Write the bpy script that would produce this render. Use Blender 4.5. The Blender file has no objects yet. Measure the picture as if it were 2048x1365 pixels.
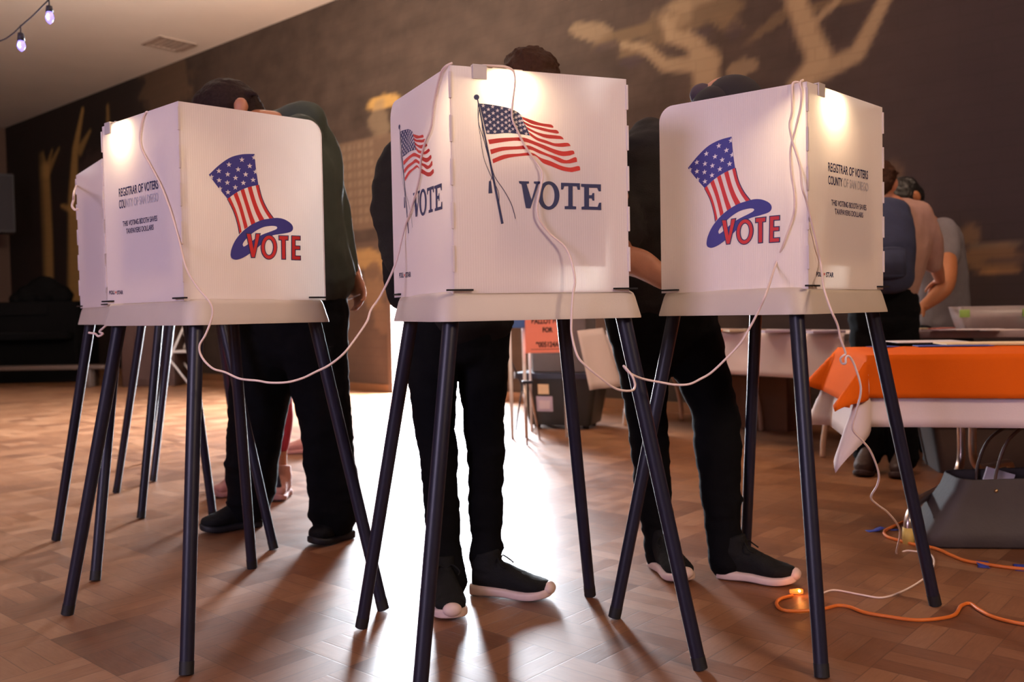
import bpy, bmesh, math, random
from mathutils import Vector, Matrix, noise
random.seed(7)
PI = math.pi
sc = bpy.context.scene
COL = sc.collection
V = Vector

# ------------------------------------------------------------------ camera
H = .88
FPX, PITCH, ROLL = 1816.6, .03279, -.01838
cp, sp, cr, sr = math.cos(PITCH), math.sin(PITCH), math.cos(ROLL), math.sin(ROLL)
CF, CU, CR = V((0, cp, -sp)), V((0, sp, cp)), V((1, 0, 0))
CR, CU = cr*CR + sr*CU, -sr*CR + cr*CU
CC = V((0, 0, H))
cam = bpy.data.cameras.new('camera')
cam.lens = FPX*36/2048
cam.sensor_width = 36
cam.clip_start = .05
cam.dof.use_dof = True
cam.dof.focus_distance = 2.35
cam.dof.aperture_fstop = 3.4
camo = bpy.data.objects.new('camera', cam)
COL.objects.link(camo)
camo.matrix_world = Matrix(((CR.x, CU.x, -CF.x, 0), (CR.y, CU.y, -CF.y, 0), (CR.z, CU.z, -CF.z, H), (0, 0, 0, 1)))
sc.camera = camo
vs = sc.view_settings
vs.view_transform = 'Standard'
vs.look = 'None'
vs.gamma = 1
vs.exposure = .32
vs.use_curve_mapping = False
sc.cycles.use_denoising = True
sc.cycles.max_bounces = 8
sc.cycles.sample_clamp_indirect = 8

def ray(x, y): return CF + CR*((x-1024)/FPX) - CU*((y-682.5)/FPX)
def fl(x, y, z=0.0):
    d = ray(x, y); return CC + d*((z-H)/d.z)
def W(x, y, Y):
    d = ray(x, y); return CC + d*(Y/d.y)

# ------------------------------------------------------------------ world and lights
WP, WE, WN = V((-1.96, 10.58, 0)), V((.749, -.662, 0)), V((-.662, -.749, 0))
def room(t, n, z=0.0): return WP + WE*t + WN*n + V((0, 0, z))
CEIL = 4.5
wd = bpy.data.worlds.new('World')
sc.world = wd
wd.use_nodes = True
bg = wd.node_tree.nodes['Background']
bg.inputs[0].default_value = (.84, .91, 1, 1)
bg.inputs[1].default_value = 190
def area(name, loc, target, sx, sy, power, col, spread=PI):
    L = bpy.data.lights.new(name, 'AREA'); L.shape = 'RECTANGLE'; L.size = sx; L.size_y = sy
    L.energy = power; L.color = col; L.spread = spread
    o = bpy.data.objects.new(name, L); COL.objects.link(o); o.location = loc
    o.rotation_euler = (V(target)-V(loc)).to_track_quat('-Z', 'Y').to_euler()
    return o
D0, D1, DH = .88, 2.36, 2.15
pl = area('doorway_daylight', room((D0+D1)/2, -.12, DH/2), room((D0+D1)/2, 3, DH/2), D1-D0, DH, 1, (1, 1, 1))
pl.data.cycles.is_portal = True
area('unseen_cool_light', (-4.6, -3.4, 2.6), (-.4, 2.6, 1.0), 2.2, 2.0, 205, (.80, .68, 1.0))  # unseen cool source on the left; no window is built
area('hall_ceiling_lamp', (3.6, -2.2, 4.2), (.4, 2.6, 1.0), 1.2, 1.2, 185, (1, .72, .50))
area('ceiling_fill', (-2.2, 6.0, 3.2), (-2.5, 7.2, 4.5), 1.6, .8, 300, (1, .90, .76))  # added fill, kept out of view, to brighten the ceiling
area('wall_fill', (1.5, 3.6, 4.3), (-.4, 9.2, 2.2), 1.5, .6, 80, (1, .70, .50))  # added fill hung out of view to brighten the mural wall

# ------------------------------------------------------------------ materials
MATS = {}
def nodes(name):
    m = bpy.data.materials.new(name); m.use_nodes = True
    nt = m.node_tree
    return m, nt, nt.nodes['Principled BSDF']
def mat(name, col, rough=.6, metal=0, noise_amt=.12, scale=30, bump=0, bscale=200, spec=.5, emit=0, alpha=1, coat=0, sheen=0):
    if name in MATS: return MATS[name]
    m, nt, b = nodes(name)
    b.inputs['Roughness'].default_value = rough
    b.inputs['Metallic'].default_value = metal
    b.inputs['Specular IOR Level'].default_value = spec
    b.inputs['Coat Weight'].default_value = coat
    b.inputs['Sheen Weight'].default_value = sheen
    b.inputs['Alpha'].default_value = alpha
    tc = nt.nodes.new('ShaderNodeTexCoord')
    n = nt.nodes.new('ShaderNodeTexNoise'); n.inputs['Scale'].default_value = scale; n.inputs['Detail'].default_value = 4
    nt.links.new(tc.outputs['Object'], n.inputs['Vector'])
    mx = nt.nodes.new('ShaderNodeMix'); mx.data_type = 'RGBA'
    mx.inputs[6].default_value = (*[c*(1-noise_amt) for c in col], 1)
    mx.inputs[7].default_value = (*[min(1, c*(1+noise_amt)) for c in col], 1)
    nt.links.new(n.outputs['Fac'], mx.inputs[0])
    nt.links.new(mx.outputs[2], b.inputs['Base Color'])
    if emit:
        b.inputs['Emission Color'].default_value = (*col, 1); b.inputs['Emission Strength'].default_value = emit
    if bump:
        n2 = nt.nodes.new('ShaderNodeTexNoise'); n2.inputs['Scale'].default_value = bscale; n2.inputs['Detail'].default_value = 3
        nt.links.new(tc.outputs['Object'], n2.inputs['Vector'])
        bp = nt.nodes.new('ShaderNodeBump'); bp.inputs['Strength'].default_value = bump; bp.inputs['Distance'].default_value = .004
        nt.links.new(n2.outputs['Fac'], bp.inputs['Height']); nt.links.new(bp.outputs[0], b.inputs['Normal'])
    MATS[name] = m
    return m

M_tray = mat('cream_plastic', (.60, .52, .44), .42, noise_amt=.05, scale=12, bump=.15, bscale=600)
M_leg = mat('navy_tube', (.012, .012, .026), .40, noise_amt=.25, scale=25, spec=.4)
M_cap = mat('black_rubber', (.008, .008, .010), .6)
M_gap_zip = mat('gap_shade_and_zip', (.006, .005, .005), .8)  # near-black standing for gap shade, also colours the zip pull
M_navy = mat('navy_ink', (.012, .020, .10), .5, noise_amt=.04)
M_blue = mat('royal_ink', (.035, .030, .24), .5, noise_amt=.05)
M_red = mat('red_ink', (.62, .018, .016), .5, noise_amt=.05)
M_dkred = mat('orange_red_ink', (.62, .035, .015), .5, noise_amt=.05)
M_star = mat('white_ink', (.78, .72, .72), .5, noise_amt=.02)
M_fade = mat('faded_ink', (.52, .49, .54), .6, noise_amt=.05)
M_cord = mat('white_cord', (.80, .64, .56), .45, noise_amt=.03)
M_ocord = mat('orange_cord', (.68, .16, .02), .45, noise_amt=.08)
M_tape = mat('blue_tape', (.04, .06, .34), .7)
M_clip = mat('grey_plastic', (.55, .50, .48), .45, noise_amt=.03)
M_jean = mat('black_denim', (.005, .005, .006), .9, bump=.4, bscale=500, noise_amt=.3, spec=.08)
M_wool = mat('charcoal_jacket', (.012, .010, .010), .85, bump=.3, bscale=300, noise_amt=.2, spec=.15)
M_tee = mat('black_cotton', (.018, .015, .014), .85, bump=.3, bscale=300, noise_amt=.2, spec=.15)
M_green = mat('dark_green_cloth', (.048, .058, .048), .85, bump=.3, bscale=300, noise_amt=.15, spec=.2)
M_skin = mat('warm_skin', (.42, .17, .095), .5, noise_amt=.12, scale=40, bump=.1)
M_hair = mat('brown_hair', (.040, .016, .008), .75, spec=.15, noise_amt=.5, scale=90, bump=.8, bscale=120)
M_dhair = mat('dark_hair', (.022, .011, .009), .75, spec=.15, noise_amt=.5, scale=90, bump=.8, bscale=120)
M_shoe = mat('black_knit', (.008, .008, .008), .75, bump=.5, bscale=500, noise_amt=.3, spec=.2)
M_sole = mat('pale_rubber', (.66, .50, .44), .55, noise_amt=.08, scale=50)
M_pinkshoe = mat('rose_canvas', (.42, .20, .17), .8)
M_redpant = mat('red_knit', (.36, .02, .04), .85)
M_boot = mat('brown_leather', (.035, .013, .009), .6, noise_amt=.3)
M_pink = mat('peach_cotton', (.33, .19, .15), .85, noise_amt=.12)
M_grey = mat('grey_cotton', (.16, .145, .16), .9, noise_amt=.15)
M_denim = mat('blue_denim', (.022, .028, .065), .85, noise_amt=.25)
M_orange = mat('orange_cloth', (.66, .108, .007), .9, noise_amt=.05, scale=6, bump=.1, spec=.04)
M_wcloth = mat('white_cloth', (.70, .58, .56), .8, noise_amt=.05, scale=6, bump=.1)
M_steel = mat('chrome_tube', (.55, .45, .40), .28, metal=1, noise_amt=.1)
M_yellow = mat('yellow_cap', (.62, .42, .10), .6)
M_bag = mat('taupe_leather', (.065, .050, .046), .68, noise_amt=.2, scale=9, bump=.3, bscale=60)
M_strap = mat('tan_strap', (.10, .045, .022), .5)
M_tub = mat('black_tub', (.012, .012, .011), .4, noise_amt=.1)
M_greybox = mat('grey_box', (.10, .085, .085), .7)
M_salmon = mat('salmon_paper', (.88, .27, .19), .8, noise_amt=.03)
M_paper = mat('white_paper', (.66, .57, .60), .8, noise_amt=.03)
M_cream = mat('cream_paper', (.74, .56, .34), .8, noise_amt=.04)
M_text = mat('black_ink', (.03, .015, .015), .7)
M_bluep = mat('blue_plastic', (.05, .13, .36), .5)
M_wpost = mat('white_metal', (.75, .74, .74), .4)
M_dark = mat('black_gear', (.003, .0025, .0025), .95, noise_amt=.3, spec=.05)
M_bench = mat('brown_bench', (.055, .028, .018), .6, noise_amt=.2)
M_vent = mat('vent_metal', (.36, .28, .23), .6)
M_glass_lav = mat('lavender_bulb', (.35, .28, 1.0), .2, emit=1.2)
M_filament = mat('white_filament', (.85, .88, 1.0), .2, emit=14)
M_warm = mat('warm_bulb', (1.0, .72, .38), .2, emit=30)
M_glow = mat('orange_glow', (1.0, .22, .03), .3, emit=.9)

# translucent corrugated board of the booth screens
def panel_material():
    m, nt, b = nodes('corrugated_board')
    b.inputs['Base Color'].default_value = (.86, .79, .81, 1)
    b.inputs['Roughness'].default_value = .62
    tr = nt.nodes.new('ShaderNodeBsdfTranslucent'); tr.inputs[0].default_value = (.86, .76, .64, 1)
    mx = nt.nodes.new('ShaderNodeMixShader'); mx.inputs[0].default_value = .30
    out = nt.nodes['Material Output']
    nt.links.new(b.outputs[0], mx.inputs[1]); nt.links.new(tr.outputs[0], mx.inputs[2]); nt.links.new(mx.outputs[0], out.inputs[0])
    uv = nt.nodes.new('ShaderNodeUVMap')
    wv = nt.nodes.new('ShaderNodeTexWave'); wv.inputs['Scale'].default_value = 52; wv.bands_direction = 'X'
    nt.links.new(uv.outputs[0], wv.inputs['Vector'])
    bp = nt.nodes.new('ShaderNodeBump'); bp.inputs['Strength'].default_value = .35; bp.inputs['Distance'].default_value = .0006
    nt.links.new(wv.outputs['Fac'], bp.inputs['Height'])
    nt.links.new(bp.outputs[0], b.inputs['Normal'])
    return m
M_panel = panel_material()
def liner_material():
    m, nt, b = nodes('clear_inner_liner')
    b.inputs['Base Color'].default_value = (.85, .80, .78, 1); b.inputs['Roughness'].default_value = .45
    tr = nt.nodes.new('ShaderNodeBsdfTransparent'); mx = nt.nodes.new('ShaderNodeMixShader'); mx.inputs[0].default_value = .72
    nt.links.new(b.outputs[0], mx.inputs[1]); nt.links.new(tr.outputs[0], mx.inputs[2]); nt.links.new(mx.outputs[0], nt.nodes['Material Output'].inputs[0])
    return m
M_liner = liner_material()

# ------------------------------------------------------------------ object helpers
def tag(o, label=None, cat=None, group=None, kind=None):
    if label: o['label'] = label
    if cat: o['category'] = cat
    if group: o['group'] = group
    if kind: o['kind'] = kind
    return o
def link_mesh(name, me, m, parent=None, smooth=True):
    o = bpy.data.objects.new(name, me); COL.objects.link(o)
    if m: me.materials.clear(); me.materials.append(m)
    if parent: o.parent = parent
    if smooth:
        for p in me.polygons: p.use_smooth = True
    return o
def fin(name, bm, m, parent=None, smooth=True, org=None, sharp=None):
    bmesh.ops.recalc_face_normals(bm, faces=bm.faces)
    if org is not None: bmesh.ops.translate(bm, verts=bm.verts, vec=-V(org))
    me = bpy.data.meshes.new(name); bm.to_mesh(me); bm.free()
    o = link_mesh(name, me, m, parent, smooth)
    if sharp: me.set_sharp_from_angle(angle=sharp)
    return o
def thing(name, loc, label, cat, group=None, rz=0):
    o = bpy.data.objects.new(name, None); COL.objects.link(o)
    o.empty_display_size = .1; o.location = loc; o.rotation_euler = (0, 0, rz)
    return tag(o, label, cat, group)
def box(bm, c, s, rot=None, bevel=0):
    r = bmesh.ops.create_cube(bm, size=1)
    vs_ = r['verts']
    bmesh.ops.scale(bm, vec=V(s), verts=vs_)
    if bevel:
        es = list({e for v in vs_ for e in v.link_edges})
        rr = bmesh.ops.bevel(bm, geom=es, offset=bevel, segments=2, affect='EDGES', profile=.5)
        vs_ = list({v for f in rr['faces'] for v in f.verts} | {v for v in vs_ if v.is_valid})
    if rot is not None: bmesh.ops.transform(bm, matrix=rot.to_4x4(), verts=vs_)
    bmesh.ops.translate(bm, vec=V(c), verts=vs_)
    return vs_
def catmull(pts, n=8):
    P = [V(p) for p in pts]
    if len(P) < 3: return P
    out = []
    for i in range(len(P)-1):
        p0, p1, p2, p3 = P[max(i-1, 0)], P[i], P[i+1], P[min(i+2, len(P)-1)]
        for k in range(n):
            t = k/n
            out.append(.5*((2*p1)+(p2-p0)*t+(2*p0-5*p1+4*p2-p3)*t*t+(3*p1-p0-3*p2+p3)*t**3))
    out.append(P[-1]); return out
def tube(bm, pts, r, seg=10, cap=True, side=None):
    """swept tube; r a number or a list of radii or (ra, rb) pairs; rb along 'side'"""
    P = [V(p) for p in pts]; n = len(P)
    R_ = r if isinstance(r, (list, tuple)) and len(r) == n else [r]*n
    prev = None; rings = []
    for i, p in enumerate(P):
        t = (P[min(i+1, n-1)]-P[max(i-1, 0)])
        t = t.normalized() if t.length > 1e-9 else V((0, 0, 1))
        if side is not None: a = V(side) - t*t.dot(V(side))
        elif prev is None: a = t.orthogonal()
        else: a = prev - t*t.dot(prev)
        if a.length < 1e-6: a = t.orthogonal()
        a.normalize(); prev = a; b = t.cross(a)
        ra, rb = R_[i] if isinstance(R_[i], (list, tuple)) else (R_[i], R_[i])
        rings.append([bm.verts.new(p + a*(ra*math.cos(2*PI*k/seg)) + b*(rb*math.sin(2*PI*k/seg))) for k in range(seg)])
    for i in range(n-1):
        for k in range(seg):
            bm.faces.new((rings[i][k], rings[i][(k+1) % seg], rings[i+1][(k+1) % seg], rings[i+1][k]))
    if cap:
        bm.faces.new(list(reversed(rings[0]))); bm.faces.new(rings[-1])
    return rings
def ball(bm, c, r, seg=16, rot=None):
    res = bmesh.ops.create_uvsphere(bm, u_segments=seg, v_segments=seg//2+2, radius=1)
    rr = (r, r, r) if not isinstance(r, (list, tuple)) else r
    bmesh.ops.scale(bm, vec=V(rr), verts=res['verts'])
    if rot is not None: bmesh.ops.transform(bm, matrix=rot.to_4x4(), verts=res['verts'])
    bmesh.ops.translate(bm, vec=V(c), verts=res['verts'])
    return res['verts']
def limb(bm, pts, rads, n=5, side=None, seg=16):
    """rounded closed limb through points with radii (numbers or pairs)"""
    rads = [r if isinstance(r, (list, tuple)) else (r, r) for r in rads]
    P = catmull(pts, n)
    Rr = catmull([V((a, b, 0)) for a, b in rads], n)
    Rr = [(max(v.x, .003), max(v.y, .003)) for v in Rr]
    tube(bm, P, Rr, seg=seg, side=side)
    for p, r, q in ((P[0], Rr[0], P[1]), (P[-1], Rr[-1], P[-2])):
        t = (p-q).normalized()
        k = min(r)
        rot = None
        if side is not None:
            a = (V(side)-t*t.dot(V(side))).normalized(); b = t.cross(a)
            rot = Matrix((a, b, t)).transposed()
            ball(bm, p, (r[0]*.98, r[1]*.98, k*.8), rot=rot)
        else: ball(bm, p, k*.98)
def blob(name, bm, m, parent, org, voxel=.012, smooth=4, wrinkle=0, wscale=9, wdir=(1, 1, 1)):
    """voxel-remesh a pile of closed shapes into one continuous surface"""
    bmesh.ops.recalc_face_normals(bm, faces=bm.faces)
    me = bpy.data.meshes.new('tmp'); bm.to_mesh(me); bm.free()
    o = bpy.data.objects.new('tmp', me); COL.objects.link(o)
    md = o.modifiers.new('r', 'REMESH'); md.mode = 'VOXEL'; md.voxel_size = voxel; md.adaptivity = 0
    s = o.modifiers.new('s', 'SMOOTH'); s.iterations = smooth; s.factor = .6
    dg = bpy.context.evaluated_depsgraph_get(); dg.update()
    m2 = bpy.data.meshes.new_from_object(o.evaluated_get(dg))
    bpy.data.objects.remove(o); bpy.data.meshes.remove(me)
    m2.name = name
    if wrinkle:
        nrm = [v.normal.copy() for v in m2.vertices]
        for v, nn in zip(m2.vertices, nrm):
            q = V((v.co.x*wscale*wdir[0], v.co.y*wscale*wdir[1], v.co.z*wscale*wdir[2]))
            a = noise.noise(q + V((noise.noise(q*.5)*2, 0, 0)))
            a2 = 1-abs(noise.noise(q*1.7))*2
            v.co += nn*(a*wrinkle + a2*wrinkle*.4)
    for v in m2.vertices: v.co -= V(org)
    return link_mesh(name, m2, m, parent)
def poly_mesh(loops, place):
    """flat filled shape from 2D loops (holes allowed), placed by place(x, y) -> 3D"""
    cu = bpy.data.curves.new('c', 'CURVE'); cu.dimensions = '2D'; cu.fill_mode = 'BOTH'
    for L in loops:
        s = cu.splines.new('POLY'); s.points.add(len(L)-1); s.use_cyclic_u = True
        for p, (x, y) in zip(s.points, L): p.co = (x, y, 0, 1)
    return flat_from(cu, place)
def flat_from(cu, place):
    o = bpy.data.objects.new('c', cu); COL.objects.link(o)
    dg = bpy.context.evaluated_depsgraph_get(); dg.update()
    me = bpy.data.meshes.new_from_object(o.evaluated_get(dg))
    bpy.data.objects.remove(o)
    for v in me.vertices: v.co = place(v.co.x, v.co.y)
    return me
def merge_meshes(mes):
    bm = bmesh.new()
    for m in mes: bm.from_mesh(m)
    return bm
def text_loops(body, x0, y0, w, h, place, bold=0.0, spacing=1.0):
    cu = bpy.data.curves.new('t', 'FONT'); cu.body = body; cu.size = 1; cu.offset = bold; cu.space_character = spacing
    tmp = flat_from(cu, lambda x, y: V((x, y, 0)))
    xs = [v.co.x for v in tmp.vertices]; ys = [v.co.y for v in tmp.vertices]
    ax, bx, ay, by = min(xs), max(xs), min(ys), max(ys)
    for v in tmp.vertices:
        v.co = place(x0+(v.co.x-ax)/(bx-ax)*w, y0+(v.co.y-ay)/(by-ay)*h)
    return tmp
def star(cx, cy, r, rot=PI/2, inner=.40):
    return [(cx+math.cos(rot+k*PI/5)*(r if k % 2 == 0 else r*inner), cy+math.sin(rot+k*PI/5)*(r if k % 2 == 0 else r*inner)) for k in range(10)]
def cm2(pts, n=6):
    return [(p.x, p.y) for p in catmull([V((x, y, 0)) for x, y in pts], n)]
def offset_loop(L, d):
    n = len(L); out = []
    area_ = sum(L[i][0]*L[(i+1) % n][1]-L[(i+1) % n][0]*L[i][1] for i in range(n))
    sgn = 1 if area_ > 0 else -1
    for i in range(n):
        p0, p1, p2 = V((*L[i-1], 0)), V((*L[i], 0)), V((*L[(i+1) % n], 0))
        a, b = (p1-p0), (p2-p1)
        if a.length < 1e-9 or b.length < 1e-9: out.append(L[i]); continue
        a.normalize(); b.normalize()
        na, nb = V((a.y, -a.x, 0))*sgn, V((b.y, -b.x, 0))*sgn
        q = na+nb
        if q.length < .2: q = na
        q = q.normalized(); k = d/max(.45, q.dot(na))
        out.append((p1.x+q.x*k, p1.y+q.y*k))
    return out

# ------------------------------------------------------------------ the room
def quad(name, pts, m, kind='structure'):
    bm = bmesh.new(); bm.faces.new([bm.verts.new(p) for p in pts])
    me = bpy.data.meshes.new(name); bm.to_mesh(me); bm.free()
    return tag(link_mesh(name, me, m, smooth=False), kind=kind)
T0, T1, N1 = -10.0, 15.0, 15.0
def slab(name, t0, t1, n0, n1, z0, z1, m):
    bm = bmesh.new()
    c = [room(t, n, z) for z in (z0, z1) for (t, n) in ((t0, n0), (t1, n0), (t1, n1), (t0, n1))]
    v = [bm.verts.new(p) for p in c]
    for f in ((0, 3, 2, 1), (4, 5, 6, 7), (0, 1, 5, 4), (1, 2, 6, 5), (2, 3, 7, 6), (3, 0, 4, 7)):
        bm.faces.new([v[i] for i in f])
    return tag(fin(name, bm, m, smooth=False), kind='structure')

def floor_material():
    m, nt, b = nodes('parquet')
    N = nt.nodes.new; L = nt.links.new
    geo = N('ShaderNodeNewGeometry')
    mp = N('ShaderNodeMapping'); mp.inputs['Rotation'].default_value = (0, 0, math.atan2(.662, .749)); mp.vector_type = 'POINT'
    L(geo.outputs['Position'], mp.inputs['Vector'])
    sep = N('ShaderNodeSeparateXYZ'); L(mp.outputs[0], sep.inputs[0])
    def math_(op, a, b_=None, c=None):
        n = N('ShaderNodeMath'); n.operation = op
        for i, q in enumerate((a, b_, c)):
            if q is None: continue
            if isinstance(q, (int, float)): n.inputs[i].default_value = q
            else: L(q, n.inputs[i])
        return n.outputs[0]
    S = .20; NS = 3
    cx, cy = math_('DIVIDE', sep.outputs[0], S), math_('DIVIDE', sep.outputs[1], S)
    fx, fy = math_('FLOOR', cx), math_('FLOOR', cy)
    par = math_('MODULO', math_('ABSOLUTE', math_('ADD', fx, fy)), 2.0)
    ux, uy = math_('SUBTRACT', cx, fx), math_('SUBTRACT', cy, fy)
    def sel(a, b_): # par ? b : a
        return math_('ADD', math_('MULTIPLY', a, math_('SUBTRACT', 1.0, par)), math_('MULTIPLY', b_, par))
    across = sel(ux, uy); along = sel(uy, ux)
    st = math_('FLOOR', math_('MULTIPLY', across, NS))
    comb = N('ShaderNodeCombineXYZ'); L(fx, comb.inputs[0]); L(fy, comb.inputs[1]); L(st, comb.inputs[2])
    wn = N('ShaderNodeTexWhiteNoise'); wn.noise_dimensions = '3D'; L(comb.outputs[0], wn.inputs['Vector'])
    comb2 = N('ShaderNodeCombineXYZ'); L(fx, comb2.inputs[0]); L(fy, comb2.inputs[1])
    wn2 = N('ShaderNodeTexWhiteNoise'); wn2.noise_dimensions = '3D'; L(comb2.outputs[0], wn2.inputs['Vector'])
    # grain
    gv = N('ShaderNodeCombineXYZ')
    L(math_('MULTIPLY', across, 9.0), gv.inputs[0]); L(math_('MULTIPLY', along, 1.2), gv.inputs[1]); L(math_('MULTIPLY', wn.outputs[0], 40.0), gv.inputs[2])
    gr = N('ShaderNodeTexNoise'); gr.inputs['Scale'].default_value = 3; gr.inputs['Detail'].default_value = 5
    L(gv.outputs[0], gr.inputs['Vector'])
    big = N('ShaderNodeTexNoise'); big.inputs['Scale'].default_value = .9; big.inputs['Detail'].default_value = 4
    L(geo.outputs['Position'], big.inputs['Vector'])
    val = math_('ADD', math_('MULTIPLY', wn.outputs[0], .22), math_('ADD', math_('MULTIPLY', gr.outputs[0], .40), math_('ADD', math_('MULTIPLY', wn2.outputs[0], .36), math_('MULTIPLY', big.outputs[0], .25))))
    cr_ = N('ShaderNodeValToRGB')
    e = cr_.color_ramp.elements
    e[0].position = .30; e[0].color = (.135, .050, .021, 1)
    e[1].position = 1.05; e[1].color = (.32, .155, .076, 1)
    k = cr_.color_ramp.elements.new(.62); k.color = (.215, .088, .037, 1)
    L(val, cr_.inputs[0])
    # joints
    fr = math_('SUBTRACT', math_('MULTIPLY', across, NS), st)
    edge = math_('MINIMUM', fr, math_('SUBTRACT', 1.0, fr))
    e2 = math_('MULTIPLY', math_('MINIMUM', along, math_('SUBTRACT', 1.0, along)), 4.0)
    ed = math_('MINIMUM', edge, e2)
    joint = math_('LESS_THAN', ed, .022)
    mx = N('ShaderNodeMix'); mx.data_type = 'RGBA'; mx.inputs[7].default_value = (.07, .03, .015, 1)
    L(math_('MULTIPLY', joint, .55), mx.inputs[0]); L(cr_.outputs[0], mx.inputs[6])
    L(mx.outputs[2], b.inputs['Base Color'])
    sc_ = N('ShaderNodeTexNoise'); sc_.inputs['Scale'].default_value = 14; sc_.inputs['Detail'].default_value = 6
    L(geo.outputs['Position'], sc_.inputs['Vector'])
    rr = N('ShaderNodeMapRange'); rr.inputs['To Min'].default_value = .34; rr.inputs['To Max'].default_value = .54
    L(math_('ADD', math_('MULTIPLY', sc_.outputs[0], .7), math_('MULTIPLY', wn.outputs[0], .3)), rr.inputs[0])
    L(rr.outputs[0], b.inputs['Roughness'])
    b.inputs['Specular IOR Level'].default_value = .5
    bp = N('ShaderNodeBump'); bp.inputs['Strength'].default_value = .14; bp.inputs['Distance'].default_value = .002
    L(math_('ADD', math_('MULTIPLY', math_('MINIMUM', math_('MULTIPLY', ed, 20.0), 1.0), .5), math_('MULTIPLY', gr.outputs[0], .6)), bp.inputs['Height'])
    L(bp.outputs[0], b.inputs['Normal'])
    return m
slab('floor', T0-.5, T1+.5, -.25, N1+.5, -.2, 0, floor_material())

def plaster(name, col, **k): return mat(name, col, .9, noise_amt=.08, scale=1.5, bump=.25, bscale=40, spec=.1, **k)
slab('ceiling', T0-.5, T1+.5, -.25, N1+.5, CEIL, CEIL+.2, plaster('ceiling_plaster', (.66, .60, .54)))
M_wall = plaster('brown_wall', (.10, .06, .045))
slab('wall_left', T0-.3, T0, -.25, N1+.5, 0, CEIL, M_wall)
slab('wall_right', T1, T1+.3, -.25, N1+.5, 0, CEIL, M_wall)
slab('wall_front', T0-.3, T1+.3, N1, N1+.3, 0, CEIL, M_wall)
# outside ground and landing in front of the doorway
o = slab('ground', -6, 10, -9, -.26, -.15, -.01, mat('pale_concrete', (.62, .60, .57), .9))

# mural wall: paint carried on a dense mesh
def wallhit(x, y):
    d = ray(x, y); n = WN
    t = (WP-CC).dot(n)/d.dot(n)
    p = CC+d*t
    return ((p-WP).dot(WE), p.z)
def seg_d(p, a, b):
    ax, ay = a; bx, by = b; px, py = p
    dx, dy = bx-ax, by-ay
    t = max(0, min(1, ((px-ax)*dx+(py-ay)*dy)/(dx*dx+dy*dy+1e-9)))
    return math.hypot(px-ax-dx*t, py-ay-dy*t), t
class Stroke:
    def __init__(s, pts, w0, w1, col, op=1, soft=.5):
        s.P = [wallhit(x, y) for x, y in pts]; w0, w1 = (w0*1.25, w1*1.25) if col is OCH else (w0, w1); s.w0, s.w1, s.col, s.op, s.soft = w0, w1, col, op, soft
        s.bb = (min(p[0] for p in s.P)-max(w0, w1)*2, max(p[0] for p in s.P)+max(w0, w1)*2, min(p[1] for p in s.P)-max(w0, w1)*2, max(p[1] for p in s.P)+max(w0, w1)*2)
    def cov(s, p):
        if not (s.bb[0] < p[0] < s.bb[1] and s.bb[2] < p[1] < s.bb[3]): return 0
        best = 0; n = len(s.P)-1
        for i in range(n):
            d, t = seg_d(p, s.P[i], s.P[i+1])
            w = s.w0+(s.w1-s.w0)*((i+t)/n)
            k = (w-d)/(w*s.soft)
            if k > best: best = k
        return min(1, best)*s.op
class Blot:
    def __init__(s, x, y, rx, ry, col, op=.8, ang=0, rag=.35):
        s.c = wallhit(x, y); a = wallhit(x+rx, y); b_ = wallhit(x, y-ry)
        s.rx = abs(a[0]-s.c[0]); s.ry = abs(b_[1]-s.c[1]); s.col, s.op, s.ang, s.rag = col, op, ang, rag
    def cov(s, p):
        dx, dy = p[0]-s.c[0], p[1]-s.c[1]
        if abs(dx) > s.rx*2+s.ry and abs(dy) > s.ry*2+s.rx: return 0
        c, n = math.cos(s.ang), math.sin(s.ang)
        q = math.hypot((dx*c+dy*n)/s.rx, (-dx*n+dy*c)/s.ry)
        if q > 1.8: return 0
        q += s.rag*noise.noise(V((p[0]*5, p[1]*5, 3.3))) + s.rag*.6*noise.noise(V((p[0]*13, p[1]*13, 1.3)))
        return max(0, min(1, (1-q)*4))*s.op
class Windows:
    def __init__(s, x0, y0, x1, y1, nx, ny, col, line, op=.8):
        a, b_ = wallhit(x0, y1), wallhit(x1, y0)
        s.a, s.b, s.nx, s.ny, s.col, s.line, s.op = a, b_, nx, ny, col, line, op
    def cov(s, p):
        u = (p[0]-s.a[0])/(s.b[0]-s.a[0]); v = (p[1]-s.a[1])/(s.b[1]-s.a[1])
        if not (0 < u < 1 and 0 < v < 1): return 0
        if s.line and ((u*s.nx) % 1 < .3 or (v*s.ny) % 1 < .3): return 0
        return s.op
BROWN = (.054, .034, .025); TAN = (.235, .160, .092); OCH = (.44, .25, .075); DTAN = (.125, .080, .042); DK = (.045, .028, .03); LB = (.20, .135, .080)
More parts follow.
